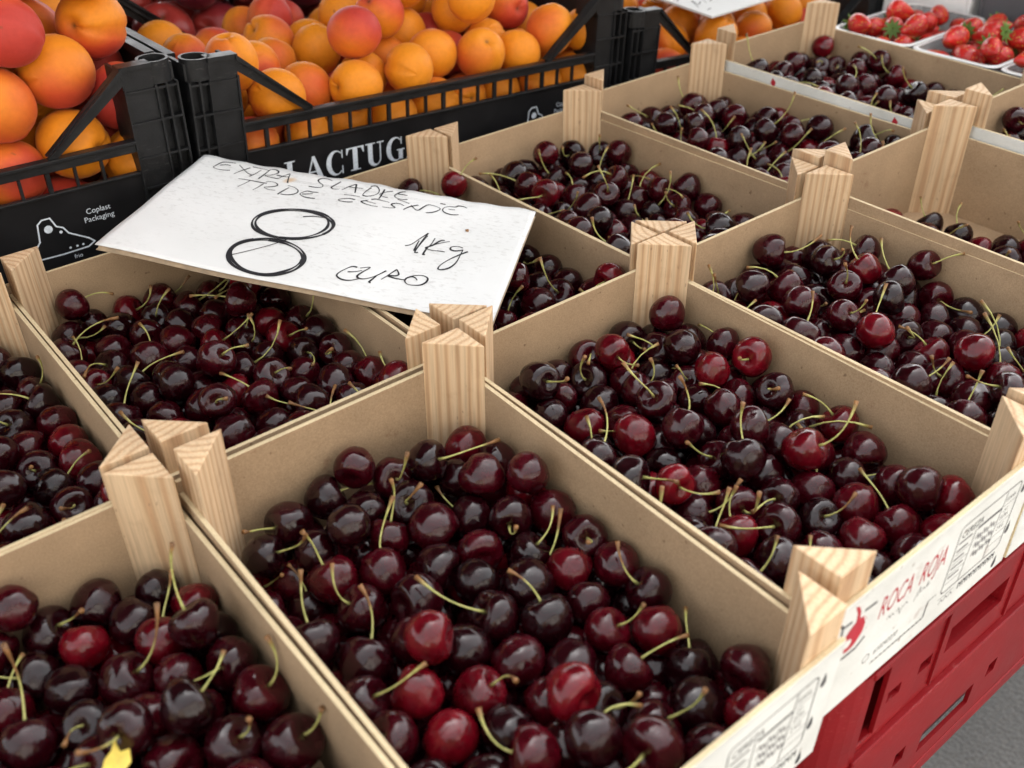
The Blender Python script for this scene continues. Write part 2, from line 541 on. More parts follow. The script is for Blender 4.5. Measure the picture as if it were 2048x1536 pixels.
def text_mesh(body, size, mats, shear=0.0, sx=1.0, align='LEFT', extrude=0.03):
    """lettering as a thin mesh in the xy plane (mm)"""
    cu = bpy.data.curves.new("lettering", 'FONT')
    cu.body = body
    cu.size = size
    cu.shear = shear
    cu.align_x = align
    cu.resolution_u = 3
    ob = bpy.data.objects.new("lettering", cu)
    COL.objects.link(ob)
    bpy.context.view_layer.update()
    me = bpy.data.meshes.new_from_object(ob.evaluated_get(bpy.context.evaluated_depsgraph_get()))
    bpy.data.objects.remove(ob)
    bpy.data.curves.remove(cu)
    vs = [(v.co.x * sx, v.co.y, 0.0) for v in me.vertices]
    fs = [tuple(p.vertices) for p in me.polygons]
    bpy.data.meshes.remove(me)
    return vs, fs

def ribbon(mb, pts, w, z=0.0, mi=0, zf=None):
    """flat pen stroke through pts (mm), smoothed, in the xy plane"""
    P = [Vector((p[0], p[1])) for p in pts]
    if len(P) > 2:
        Q = []
        for i in range(len(P) - 1):
            p0, p1, p2, p3 = P[max(i - 1, 0)], P[i], P[i + 1], P[min(i + 2, len(P) - 1)]
            for s in range(5):
                t = s / 5
                Q.append(0.5 * ((2 * p1) + (p2 - p0) * t + (2 * p0 - 5 * p1 + 4 * p2 - p3) * t * t + (3 * p1 - p0 - 3 * p2 + p3) * t ** 3))
        Q.append(P[-1])
        P = Q
    vs = []
    n = len(P)
    for i, p in enumerate(P):
        t = (P[min(i + 1, n - 1)] - P[max(i - 1, 0)])
        if t.length < 1e-6:
            t = Vector((1, 0))
        t.normalize()
        nn = Vector((-t.y, t.x)) * (w * 0.5 * (0.85 + 0.3 * math.sin(i * 0.23 + pts[0][0])))
        for s in (1, -1):
            q = p + nn * s
            vs.append((q.x, q.y, z + (zf(q.x, q.y) if zf else 0.0)))
    mb.add(vs, [(2 * i, 2 * i + 1, 2 * i + 3, 2 * i + 2) for i in range(n - 1)], mi)

def ball(nu, nv, shape, tipf=None):
    """closed surface; shape(theta, phi) -> (x, y, z)"""
    vs, tip = [], []
    for j in range(nv + 1):
        th = math.pi * j / nv
        for i in range(1 if j in (0, nv) else nu):
            vs.append(shape(th, 2 * math.pi * i / nu))
            tip.append(tipf(th) if tipf else 0.0)
    fs = []
    ring = lambda j, i: 0 if j == 0 else (len(vs) - 1 if j == nv else 1 + (j - 1) * nu + i % nu)
    for j in range(nv):
        for i in range(nu):
            if j == 0:
                fs.append((0, ring(1, i), ring(1, i + 1)))
            elif j == nv - 1:
                fs.append((ring(j, i), len(vs) - 1, ring(j, i + 1)))
            else:
                fs.append((ring(j, i), ring(j + 1, i), ring(j + 1, i + 1), ring(j, i + 1)))
    return vs, fs, tip

def pack(n, rlo, rhi, x0, x1, y0, y1, floor, cut, seed, iters=260, tall=None):
    """drop n spheres into a box (mm) and let them settle"""
    g = np.random.default_rng(seed)
    r = g.uniform(rlo, rhi, n)
    p = np.empty((n, 3))
    p[:, 0] = g.uniform(x0 + rhi, x1 - rhi, n)
    p[:, 1] = g.uniform(y0 + rhi, y1 - rhi, n)
    area = (x1 - x0) * (y1 - y0)
    H = tall or n * (2 * rhi) ** 3 * 1.15 / area
    p[:, 2] = floor + rhi + H * g.random(n)
    rs = r[:, None] + r[None, :]
    for it in range(iters):
        grav = 1.5 if it < iters * 0.75 else 0.3
        p[:, 2] -= grav
        for sub in range(2):
            d = p[:, None, :] - p[None, :, :]
            L = np.sqrt((d * d).sum(2))
            np.fill_diagonal(L, 1e9)
            ov = np.maximum(rs - L, 0.0)
            cnt = (ov > 0).sum(1)
            mv = (d * (ov / L * 0.5)[:, :, None]).sum(1)
            p += mv * (1.0 / np.maximum(1.0, cnt * 0.45))[:, None]
            p[:, 0] = np.clip(p[:, 0], x0 + r, x1 - r)
            p[:, 1] = np.clip(p[:, 1], y0 + r, y1 - r)
            p[:, 2] = np.maximum(p[:, 2], floor + r)
            if cut:
                for sx, xx in ((1, x0), (-1, x1)):
                    for sy, yy in ((1, y0), (-1, y1)):
                        s = ((p[:, 0] - xx) * sx + (p[:, 1] - yy) * sy - cut) / math.sqrt(2)
                        push = np.maximum(r - s, 0.0) / math.sqrt(2)
                        p[:, 0] += sx * push
                        p[:, 1] += sy * push
    return p, r

# ------------------------------------------------------------------ the setting
mb = MB()
mb.add([(-30000, -30000, 0), (30000, -30000, 0), (30000, 30000, 0), (-30000, 30000, 0)], [(0, 1, 2, 3)])
kind(link("ground", mb.mesh("ground", M['asphalt'])), "structure")

TABLE_Z = 1000.0 - 312.0
def make_table():
    t = link("trestle_table", None)
    t.location = W(500, 0, -1000)
    tag(t, "long wooden trestle table under the stacked fruit crates", "table")
    for k in range(8):                                   # planks of the top
        y0 = -585 + k * 172
        b = MB()
        b.box(-1010, 1120, y0, y0 + 168, TABLE_Z - 26, TABLE_Z)
        bevel(link("plank", b.mesh("plank", M['table_wood']), t), 2)
    for x in (-800, 900):
        for y in (-330, 600):
            b = MB()
            b.box(x - 30, x + 30, y - 30, y + 30, 0, TABLE_Z - 26.5)
            link("leg", b.mesh("leg", M['table_wood']), t)
make_table()

def make_awning():
    a = link("market_awning", None)
    a.location = W(700, 0, -1000)
    tag(a, "dark green canvas awning on steel poles over the fruit stall", "awning")
    zf, zb = 2480, 1980
    yf, yb = AWN_F, 2600
    b = MB()
    nx, ny = 30, 24
    vs, fs = [], []
    for j in range(ny + 1):
        for i in range(nx + 1):
            x = -2600 + 5600 * i / nx
            y = yf + (yb - yf) * j / ny
            z = zf + (zb - zf) * j / ny - 26 * math.sin(math.pi * ((i % 10) / 10)) * math.sin(math.pi * j / ny)
            vs.append((x, y, z))
    fs = [(j * (nx + 1) + i, j * (nx + 1) + i + 1, (j + 1) * (nx + 1) + i + 1, (j + 1) * (nx + 1) + i) for j in range(ny) for i in range(nx)]
    b.add(vs, fs, 0, True)
    c = link("canopy", b.mesh("canopy", M['canvas']), a)
    s = c.modifiers.new("thickness", 'SOLIDIFY')
    s.thickness = 0.002
    b = MB()
    for i in range(28):                                  # scalloped valance along the front edge
        x0 = -2600 + 200 * i
        pts = [(x0, 0)] + [(x0 + 200 * t / 6, -150 - 45 * math.sin(math.pi * t / 6)) for t in range(7)] + [(x0 + 200, 0)]
        b.add([(x, yf - 3, zf + z) for x, z in pts], [tuple(range(len(pts)))])
    v = link("valance", b.mesh("valance", M['canvas']), a)
    s = v.modifiers.new("thickness", 'SOLIDIFY')
    s.thickness = 0.002
    for x in (-2550, 2950):
        for y, zz in ((yf + 20, zf - 14), (yb - 20, zb - 14)):
            b = MB()
            b.tube([(x, y, 0), (x, y, zz)], 19, 12)
            link("pole", b.mesh("pole", M['steel']), a)
    for y, zz in ((yf + 20, zf - 24), (yb - 20, zb - 24)):
        b = MB()
        b.tube([(-2550, y, zz), (2950, y, zz)], 15, 10)
        link("cross_bar", b.mesh("cross_bar", M['steel']), a)
AWN_F = -120.0
make_awning()

# unseen houses behind the shopper, added to block low sky and bounce sunlight in
def make_added_house(u0, u1, h, m, label):
    r = link("added_town_house", None)
    r.location = W((u0 + u1) / 2, 7200, -1000)
    tag(r, label, "house", "unseen houses added to shape the light")
    w = (u1 - u0) / 2 - 4
    n = int(w // 900)
    xs, cols = [-w], []
    for k in range(n):
        c = -w + (k + 0.5) * 2 * w / n
        xs += [c - 480, c + 480]
        cols.append(c)
    xs.append(w)
    zs = [0, 900, 2400, 3700, 5300]
    zs = zs + [h]
    holes = {(1 + 2 * k, j) for k in range(n) for j in (1, 3)}
    b = MB()
    b.holed(xs, zs, holes, -300, 0, 0)
    b.box(-w, w, -8000, -320, 0, h - 20)
    link("wall", b.mesh("wall", m), r)
    for c in cols:
        for z0, z1 in ((900, 2400), (3700, 5300)):
            b = MB()
            b.box(c - 480, c + 480, -190, -180, z0, z1)
            win = link("window", b.mesh("window", M['pane']), r)
            b = MB()
            for x in (-470, -22, 426):
                b.box(c + x, c + x + 44, -178, -140, z0 + 2, z1 - 2)
            for z in (z0 + 2, (z0 + z1) / 2, z1 - 46):
                b.box(c - 425, c + 425, -176, -142, z, z + 44)
            link("frame", b.mesh("frame", M['white_plastic']), win)
    b = MB()
    b.add([(-w - 100, 350, h), (w + 100, 350, h), (w + 100, -3800, h + 2600), (-w - 100, -3800, h + 2600), (w + 100, -8000, h), (-w - 100, -8000, h)], [(0, 1, 2, 3), (3, 2, 4, 5), (0, 3, 5), (1, 4, 2), (0, 5, 4, 1)])
    link("roof", b.mesh("roof", M['roof']), r)
make_added_house(-15000, -5200, 6200, M['plaster'][1], "unseen ochre town house with white framed windows, added to bounce sunlight")
make_added_house(-5200, 3600, 6900, M['plaster'][0], "unseen cream town house with white framed windows, added to bounce sunlight")
make_added_house(3600, 13500, 6000, M['plaster'][2], "unseen rose town house with white framed windows, added to bounce sunlight")

# ------------------------------------------------------------------ red plastic crates that carry the cherry crates
RED_H = 192.0
def make_red_crate():
    r = link("red_plastic_crate", None)
    L, D, H = 600.0, 318.0, RED_H
    def long_side(y, s):
        def P(x, yy, z):
            return (x, y + s * yy, z)
        q = lambda a, c: tuple(sorted((y + s * a, y + s * c)))
        up = MB()                                        # upper band with two hand slots and small square holes
        xs = [-246, -240, -226, -206, -192, -175, -105, -60, -46, 46, 60, 105, 175, 192, 206, 226, 240, 246]
        zs = [118, 138, 142, 152, 162, 186]
        hl = {(k, 2) for k in (1, 3, 7, 9, 13, 15)} | {(k, j) for k in (5, 11) for j in (1, 2, 3)}
        up.holed(xs, zs, hl, 1.2, 4.2, 0, P)
        wall = link("side_wall", up.mesh("side_wall", M['red_plastic']), r)
        for x0 in (-175, 105):                           # pocket behind each hand slot
            b = MB()
            ya, yb = q(4.3, 30)
            b.box(x0 - 2, x0 + 72, ya, yb, 134, 137.8)
            for xx in (x0 - 3, x0 + 70.2):
                b.box(xx, xx + 2.8, ya, yb, 138, 170)
            link("slot_pocket", b.mesh("slot_pocket", M['red_plastic']), wall)
        lo = MB()
        xs = [-272, -204, -192, -170, -104, -86, -74, 74, 86, 104, 170, 192, 204, 272]
        zs = [14, 32, 46, 54, 60, 106]
        hl = {(k, j) for k in (1, 5, 7, 11) for j in (2, 3)} | {(k, j) for k in (3, 9) for j in (1, 2)}
        lo.holed(xs, zs, hl, -1.0, 2.0, 0, P)
        link("lower_band", lo.mesh("lower_band", M['red_plastic']), r)
        for z0, z1, a, c, nm in ((186, H, -1.0, 12, "rim"), (106, 111, -2.4, 8, "ledge"), (111, 118, 1.8, 8, "groove_strip"), (0, 14, -2.2, 6, "foot_rail")):
            b = MB()
            ya, yb = q(a, c)
            b.box(-L / 2 + 32, L / 2 - 32, ya, yb, z0, z1)
            bevel(link(nm, b.mesh(nm, M['red_plastic']), r), 1.2)
        for x0, x1 in ((-270, -246.3), (246.3, 270)):    # recess beside the corner columns
            b = MB()
            ya, yb = q(12, 14)
            b.box(x0, x1, ya, yb, 118, 186)
            link("recess", b.mesh("recess", M['red_plastic']), r)
        for x in (-186, -94, 94, 186):                   # stiffening ribs
            b = MB()
            ya, yb = q(-0.6, 1.1)
            b.box(x - 1.2, x + 1.2, ya, yb, 118.2, 185.8)
            link("rib", b.mesh("rib", M['red_plastic']), r)
    long_side(-D / 2, 1)
    long_side(D / 2, -1)
    for s in (-1, 1):
        b = MB()
        x = s * L / 2
        P = lambda xx, yy, z: (x - s * yy, xx, z)
        b.holed([-D / 2 + 30, -110, -80, -60, -50, 50, 60, 80, 110, D / 2 - 30], [0, 16, 40, 60, 100, 112, 140, H], {(1, 1), (3, 1), (5, 1), (7, 1), (1, 3), (7, 3), (4, 5), (3, 5), (5, 5)}, 2, 6, 0, P)
        link("end_wall", b.mesh("end_wall", M['red_plastic']), r)
    for sx in (-1, 1):
        for sy in (-1, 1):                               # rounded corner columns
            b = MB()
            pr = []
            for k in range(9):
                a = rad(90 * k / 8)
                pr.append((L / 2 - 34 + 34 * math.cos(a), D / 2 - 34 + 34 * math.sin(a)))
            pi_ = [(L / 2 - 34 + 29 * math.cos(rad(90 * k / 8)), D / 2 - 34 + 29 * math.sin(rad(90 * k / 8))) for k in range(8, -1, -1)]
            b.prism([(sx * x, sy * y) for x, y in pr + pi_], 0.5, H - 0.6)
            o = link("corner", b.mesh("corner", M['red_plastic']), r)
            for p in o.data.polygons:
                p.use_smooth = False
    b = MB()
    b.box(-L / 2 + 10, L / 2 - 10, -D / 2 + 12, D / 2 - 12, 2, 6)
    link("floor_panel", b.mesh("floor_panel", M['red_plastic']), r)
    return r
red0 = make_red_crate()
_first = True
for ci, cu in enumerate((-86, 535, 1160)):
    for cj, cv in enumerate((452, 128)):
        o = red0 if _first else copy_tree(red0)
        _first = False
        o.location = W(cu, cv, -312)
        lab = [["red slotted plastic crate under the front of the leftmost cherry crates", "red plastic crate hidden below the cherry crates by the price sign"],
               ["red slotted plastic crate carrying the labelled cherry crates above the asphalt", "red plastic crate hidden beneath the middle back cherry crates"],
               ["red plastic crate hidden beneath the half empty cherry crate", "red plastic crate hidden beneath the strawberry punnets"]][ci][cj]
        tag(o, lab, "crate", "red plastic crates under the cherry crates")

# ------------------------------------------------------------------ wooden cherry crates
CH = 118.0                    # height of a corner post
PU, PV = 200.0, 305.88
END_TOP, SIDE_TOP = CH - 23.5, CH - 31.4
HX, HY, BT = 99.6, 152.5, 2.9
LEG = 28.5
CRATES = {                    # (column, row): du, dv, dz, tilt  (mm)
    (-1, 1): (-0.8, -1.4, -3.7, 1.8), (0, 0): (-0.3, 0.5, -5.1, 2.5), (0, 1): (0.2, 7.4, -2.5, -9.9),
    (1, 0): (2.1, 2.0, -3.6, 1.7), (1, 1): (2.1, -0.9, -1.8, -4.2), (2, 0): (0.1, 1.6, -4.4, 2.1),
    (2, 1): (0.3, 1.0, -0.1, 0.0), (3, 0): (-2.1, -3.2, 2.5, -1.3), (3, 1): (-2.6, -6.4, 8.6, -4.4),
    (4, 0): (1.0, -0.8, 11.5, -5.0), (4, 1): (0.0, 2.0, 19.0, -3.0), (-1, 0): (-0.5, 0.0, -5.0, 2.0)}
CRATE_LABEL = {
    (-1, 1): "wooden cherry crate with a yellow leaf scrap lying on its cherries",
    (0, 0): "wooden cherry crate under the left half of the big cardboard price sign",
    (0, 1): "wooden cherry crate whose front print shows a table, next to the leaf scrap crate",
    (1, 0): "wooden cherry crate under the right half of the big cardboard price sign",
    (1, 1): "wooden cherry crate with red lettering and cherry logo on its front",
    (2, 0): "wooden cherry crate beside the sign, its end board at the white crest",
    (2, 1): "wooden cherry crate full to the brim beside the half empty one",
    (3, 0): "wooden cherry crate behind the half empty one, below a white board with red marks",
    (3, 1): "half empty wooden cherry crate with its bare floor showing",
    (4, 0): "wooden cherry crate next to the strawberry punnets",
    (4, 1): "wooden cherry crate beyond the half empty one, in the front row",
    (-1, 0): "wooden cherry crate beside the black crest crate, its far corner post at the picture edge"}
CRATE_LABEL[(-1, 0)] = "wooden cherry crate with very dark cherries between the leaf scrap crate and black crate"

def label_art():
    """front print: (mesh) x 0..199 across, y = height in the crate frame"""
    b = MB()
    Z = lambda z: CH + z
    lay = [0]
    def lift():
        lay[0] += 1
        return 0.03 + 0.0015 * (lay[0] % 60)
    def text(s, x, z, size, mi, sx=1.0, shear=0.0):
        vs, fs = text_mesh(s, size, None, shear, sx)
        h = lift()
        b.add([(vx + x, vy + Z(z), h) for vx, vy, _ in vs], fs, mi)
    def line(pts, w, mi):
        h = lift()
        for i in range(len(pts) - 1):
            (x0, y0), (x1, y1) = pts[i], pts[i + 1]
            d = Vector((x1 - x0, y1 - y0)).normalized()
            w_ = w * 1.15 + 0.22
            nrm = Vector((-d.y, d.x)) * w_ / 2
            e = d * w * 0.45
            q = [(x0 - e.x + nrm.x, Z(y0) - e.y + nrm.y), (x0 - e.x - nrm.x, Z(y0) - e.y - nrm.y), (x1 + e.x - nrm.x, Z(y1) + e.y - nrm.y), (x1 + e.x + nrm.x, Z(y1) + e.y + nrm.y)]
            b.add([(x, y, h + 0.0006 * i) for x, y in q], [(0, 1, 2, 3)], mi)
    def rnd(x0, x1, z0, z1, w, mi, r=3.5):
        pts = []
        for cx, cz, a0 in ((x1 - r, z1 - r, 0), (x0 + r, z1 - r, 90), (x0 + r, z0 + r, 180), (x1 - r, z0 + r, 270)):
            for k in range(4):
                a = rad(a0 + 30 * k)
                pts.append((cx + r * math.cos(a), cz + r * math.sin(a)))
        line(pts + [pts[0]], w, mi)
    def drop(x, z, s):
        h = lift()
        b.add([(x, Z(z + 7 * s), h), (x - 2.2 * s, Z(z), h), (x - 1.5 * s, Z(z - 2.4 * s), h), (x + 0.6 * s, Z(z - 3 * s), h), (x + 1.9 * s, Z(z - 1.2 * s), h), (x + 1.6 * s, Z(z + 2 * s), h)], [(0, 1, 2, 3, 4, 5)], 0)
    # logo: a cherry in an open crate outline
    line([(9.5, -36), (11.5, -39), (18.5, -39.5)], 1.5, 0)
    line([(11.3, -39.5), (12.4, -67), (30, -67.5), (36.5, -63.5)], 1.5, 0)
    line([(30, -38.6), (39.5, -39.4)], 1.5, 0)
    h = lift()
    n = 26
    ce, se = math.cos(0.55), math.sin(0.55)
    b.add([(24.5 + 9.0 * math.cos(t) * ce + 11.5 * math.sin(t) * se, Z(-53 - 9.0 * math.cos(t) * se + 11.5 * math.sin(t) * ce), h) for t in [2 * math.pi * k / n for k in range(n)]], [tuple(range(n))], 1)
    h = lift()
    b.add([(19, Z(-29), h), (22.5, Z(-30.5), h), (25.5, Z(-36), h), (27, Z(-46), h), (23.5, Z(-44), h), (22.5, Z(-36), h)], [(0, 1, 2, 3, 4, 5)], 1)
    h = lift()
    b.add([(20.4 + 3.1 * math.cos(t), Z(-57 + 3.1 * math.sin(t)), h) for t in [2 * math.pi * k / 16 for k in range(16)]], [tuple(range(16))], 3)
    line([(31, -44), (34, -50), (33, -57), (29, -62)], 0.7, 3)
    # name
    text("ROCA", 45.5, -57.5, 23.5, 1, 0.47, 0.12)
    text("ROJA", 83.0, -57.5, 23.5, 1, 0.47, 0.12)
    b_script = [[(57, -65), (59, -63.5), (60.5, -66), (62, -64), (64, -66)], [(66, -65), (68, -63.6), (69, -66), (70.5, -70), (72, -65)], [(73, -66), (75, -64), (77, -66)],
                [(84, -70), (86, -64), (88, -61), (88.5, -64), (87, -68)], [(88, -65), (90, -66), (92, -64), (93, -66)], [(94, -66), (96, -62), (95.5, -66), (98, -65)]]
    for s in b_script:
        line(s, 0.45, 2)
    # contact line: handset ring and two rows of fine print
    rnd(43, 49, -91, -85, 0.45, 2, 2.9)
    text("610242230", 53, -90.5, 6.2, 0, 0.8, 0.15)
    for k in range(13):
        x = 53 + k * 3.9
        line([(x, -98), (x + 1.3, -96.6), (x + 2.2, -98), (x + 3.2, -97)], 0.55, 0)
    line([(104, -97), (104, -84)], 0.9, 0)
    line([(104, -84), (112, -84)], 0.5, 2)
    # table of particulars
    rnd(118, 182, -89, -36, 0.55, 0)
    text("CEREZA", 121, -46.5, 8.0, 0, 0.78, 0.05)
    line([(121, -50), (134, -50)], 0.9, 0)
    line([(138, -49), (136.5, -88)], 0.45, 0)
    for k in range(9):
        x = 140 + k * 2.9
        line([(x, -50), (x + 0.9, -48.4), (x + 1.6, -50), (x + 2.4, -48.6)], 0.7, 0)
    for z in (-56, -63, -70, -77):
        line([(121, z), (131 + (z % 3), z)], 0.9, 0)
    for z in (-57, -64.5, -72, -79.5):
        line([(120, z - 2), (136, z - 2)], 0.25, 2)
    for k in range(6):                                   # faint field sketch
        for q in range(3):
            x, z = 141 + 3.6 * k + q, -58 - 7.5 * q - (k % 2) * 2
            line([(x, z), (x + 1.8, z + 3.0), (x + 3.0, z - 1.0), (x + 4.6, z + 1.6)], 0.7, 2)
    line([(166.5, -37), (163.5, -88)], 0.45, 0)
    text("ESPAÑA", 168, -45.8, 4.4, 0, 0.66)
    line([(167, -49), (181, -49)], 0.25, 2)
    text("CAT.", 169, -54.8, 4.2, 0, 0.62)
    text("EXTRA", 168, -60.2, 4.6, 0, 0.62)
    line([(166, -63), (181, -63)], 0.25, 2)
    text("2 KG", 168, -69.0, 5.4, 0, 0.72)
    line([(166, -72.5), (181, -72.5)], 0.25, 2)
    line([(165, -80), (181, -80)], 0.25, 2)
    for k in range(8):
        x = 140 + k * 5.2
        line([(x, -98), (x, -93), (x + 2, -95), (x + 3, -93), (x + 3, -98)], 0.7, 0)
    line([(118, -93), (134, -93)], 0.3, 2)
    for k in range(3):
        line([(120 + k * 5, -98), (122 + k * 5, -95), (124 + k * 5, -98)], 0.5, 2)
    drop(187.5, -46, 1.1)
    drop(186, -78, 1.1)
    drop(184.5, -106, 1.1)
    return b

def make_crate(front, white):
    c = link("cherry_crate", None)
    wood = [M['mdf'], M['mdf_edge'], M['white_print']]
    for s in (-1, 1):
        b = MB()
        y0, y1 = sorted((s * HY, s * (HY - BT)))
        b.box(-HX, HX, y0, y1, 5, END_TOP, 0, {'+z': 1, '-x': 1, '+x': 1, ('-y' if s < 0 else '+y'): 2 if front else 0})
        o = bevel(link("end_board", b.mesh("end_board", wood), c), 0.35)
        if s < 0 and front:
            b = MB()
            b.add([(-HX + 1.2, -HY - 0.12, 6), (HX - 1.2, -HY - 0.12, 6), (HX - 1.2, -HY - 0.12, END_TOP - 4.2), (-HX + 1.2, -HY - 0.12, END_TOP - 4.2)], [(0, 1, 2, 3)])
            lb = link("label", b.mesh("label", M['white_print']), c)
            lb["label"] = "white printed front with red lettering"
            art = label_art()
            me = art.mesh("lettering", [M['ink_grey'], M['ink_red'], M['ink_light'], M['white_print']], merge=False)
            for p in me.polygons:
                p.use_smooth = False
            link("lettering", me, lb, Matrix.Translation((-0.0995, (-HY - 0.15) * 0.001, 0)) @ Matrix.Rotation(math.pi / 2, 4, 'X'))
    for s in (-1, 1):
        b = MB()
        x0, x1 = sorted((s * HX, s * (HX - BT)))
        b.box(x0, x1, -HY + BT + 0.05, HY - BT - 0.05, 5, SIDE_TOP, 0, {'+z': 1, ('-x' if s < 0 else '+x'): 2 if white else 0})
        sb = bevel(link("side_board", b.mesh("side_board", wood), c), 0.35)
        if not white:
            continue
        b = MB()                                         # small red leaf marks of the side print
        for yy in (-95, 60):
            b.add([(0, yy - 2, SIDE_TOP - 14), (0, yy + 3, SIDE_TOP - 9), (0, yy + 1, SIDE_TOP - 3), (0, yy - 4, SIDE_TOP - 7)], [(0, 1, 2, 3)])
        link("print_mark", b.mesh("print_mark", M['ink_red']), sb, Matrix.Translation((s * (HX + 0.06) * 0.001, 0, 0)))
    b = MB()
    b.box(-HX + BT, HX - BT, -HY + BT, HY - BT, 5.5, 8.5)
    link("floor_board", b.mesh("floor_board", M['mdf']), c)
    i = 0
    for sx in (-1, 1):
        for sy in (-1, 1):
            b = MB()
            ax, ay = sx * (HX - BT - 0.05), sy * (HY - BT - 0.05)
            cx, cy = ax - sx * 9, ay - sy * 9
            b.prism([(ax - cx, ay - cy), (ax - sx * LEG - cx, ay - cy), (ax - cx, ay - sy * LEG - cy)], 0, CH)
            o = link("corner_post", b.mesh("corner_post", M['pine']), c)
            o.location = (cx * 0.001, cy * 0.001, 0)
            bevel(o, 0.7)
            i += 1
    return c
PROTO = {}
CR = {}
for k, (key, off) in enumerate(sorted(CRATES.items())):
    i, j = key
    pk = (j == 1, i >= 4)
    if pk not in PROTO:
        PROTO[pk] = c = make_crate(*pk)
    else:
        c = copy_tree(PROTO[pk])
    du, dv, dz, tl = off
    c.location = W(i * PU + PU / 2 + du, j * PV + PV / 2 + dv, dz - CH)
    c.rotation_euler = (-math.atan(tl / 306.0), 0, 0)
    tag(c, CRATE_LABEL[key], "crate", "wooden crates of cherries")
    CR[key] = c
bpy.context.view_layer.update()

# ------------------------------------------------------------------ black folding crates of stone fruit
BL, BD, BH = 518.0, 298.0, 170.0
def make_black_crate():
    r = link("black_plastic_crate", None)
    def side(y, s):
        q = lambda a, c: tuple(sorted((y + s * a, y + s * c)))
        b = MB()
        b.holed([46, 118, 400, 472], [6, 30, 74, 82], set(), 1.0, 3.2, 0, (lambda x, yy, z: (x, y + s * yy, z)))
        panel = link("panel", b.mesh("panel", M['film_panel']), r)
        b = MB()
        ya, yb = q(-2.5, 7)
        b.box(46, 472, ya, yb, 107, 110)
        ya, yb = q(-0.5, 4)
        b.box(46, 472, ya, yb, 100, 107)
        ya, yb = q(-1, 4.5)
        b.box(46, 472, ya, yb, 80.5, 82.8)
        ya, yb = q(-1, 6)
        b.box(0, 518, ya, yb, 0, 6)
        bevel(link("rail", b.mesh("rail", M['black_plastic']), r), 0.6)
        for x in range(68, 460, 22):
            b = MB()
            ya, yb = q(0.4, 4)
            w = 2.2 if (x // 22) % 3 else 3.6
            b.box(x - w / 2, x + w / 2, ya, yb, 82.6, 100.2)
            link("bar", b.mesh("bar", M['black_plastic']), r)
        for sx in (0, 1):
            b = MB()
            X = (lambda x: x) if sx == 0 else (lambda x: 518 - x)
            for ya, yb, th in ((0.2, 3.5, 11.5), (-3.2, 7.5, 3.4)):
                a, c = q(ya, yb)
                pl = [(X(44), 169), (X(46), 169.5 - th), (X(116), 110.2 - 0.0), (X(122), 110.2), (X(118), 112)]
                pl = [(X(45), 170), (X(116), 111 + th * 0.2), (X(116), 111 - th + 5), (X(45), 170 - th * 1.25)]
                vs = [(x, a, z) for x, z in pl] + [(x, c, z) for x, z in pl]
                b.add(vs, [(0, 1, 2, 3), (7, 6, 5, 4), (0, 4, 5, 1), (1, 5, 6, 2), (2, 6, 7, 3), (3, 7, 4, 0)])
            link("brace", b.mesh("brace", M['black_plastic']), r)
        return panel
    front = side(0.0, 1)
    side(BD, -1)
    for sx in (0, 1):
        X = (lambda x: x) if sx == 0 else (lambda x: 518 - x)
        b = MB()
        x0, x1 = sorted((X(0.5), X(9)))
        b.box(x0, x1, 40, BD - 40, 160, 167)
        x0, x1 = sorted((X(2), X(5)))
        b.box(x0, x1, 40, BD - 40, 120, 160)
        link("end_rim", b.mesh("end_rim", M['black_plastic']), r)
        b = MB()
        ys = [40] + [v for k in range(8) for v in (52 + k * 25.0, 68 + k * 25.0)] + [BD - 40]
        b.holed(ys, [4, 14, 52, 62, 108, 120], {(i, j) for i in range(1, len(ys) - 1, 2) for j in (1, 3)}, 2, 5, 0, (lambda a, d, z: (X(d), a, z)))
        link("end_grille", b.mesh("end_grille", M['black_plastic']), r)
        for sy in (0, 1):
            Y = (lambda y: y) if sy == 0 else (lambda y: BD - y)
            b = MB()
            def bx(a0, a1, c0, c1, z0, z1):
                xa, xb = sorted((X(a0), X(a1)))
                ya, yb = sorted((Y(c0), Y(c1)))
                b.box(xa, xb, ya, yb, z0, z1)
            bx(20, 46, 0, 3, 6, 168)                     # face plate and recessed flute
            bx(0.4, 20, 5, 8, 6, 152)
            bx(0.4, 3.5, 5, 40, 6, 166)
            bx(43, 46, 3, 34, 6, 166)
            for x in (0.4, 9.5, 18.6, 44.6):
                bx(x, x + 1.6, -2.4, 6, 6.2, 152)
            for z in (12, 40, 66, 92, 122, 148):
                bx(0.6, 46.2, -2.2 if z in (66, 122) else -1.6, 5.4, z, z + 1.8)
            bx(20, 47, -1.6, 12, 166.5, 170)
            link("corner_column", b.mesh("corner_column", M['black_plastic']), r)
            b = MB()
            k = 28
            vs, fs = [], []
            for rr, z in ((13.2, 152), (13.2, 170), (10.8, 170), (10.8, 152)):
                for t in range(k):
                    a = 2 * math.pi * t / k
                    vs.append((X(13.8 + rr * math.cos(a)), Y(11.5 + rr * math.sin(a)), z))
            for g in range(4):
                for t in range(k):
                    fs.append((g * k + t, g * k + (t + 1) % k, ((g + 1) % 4) * k + (t + 1) % k, ((g + 1) % 4) * k + t))
            b.add(vs, fs, 0, True)
            o = link("socket_ring", b.mesh("socket_ring", M['black_plastic']), r)
            o.data.set_sharp_from_angle(angle=rad(40))
    b = MB()
    b.box(3, BL - 3, 3, BD - 3, 1, 5)
    link("floor_panel", b.mesh("floor_panel", M['black_plastic']), r)
    return r, front
black0, panel0 = make_black_crate()

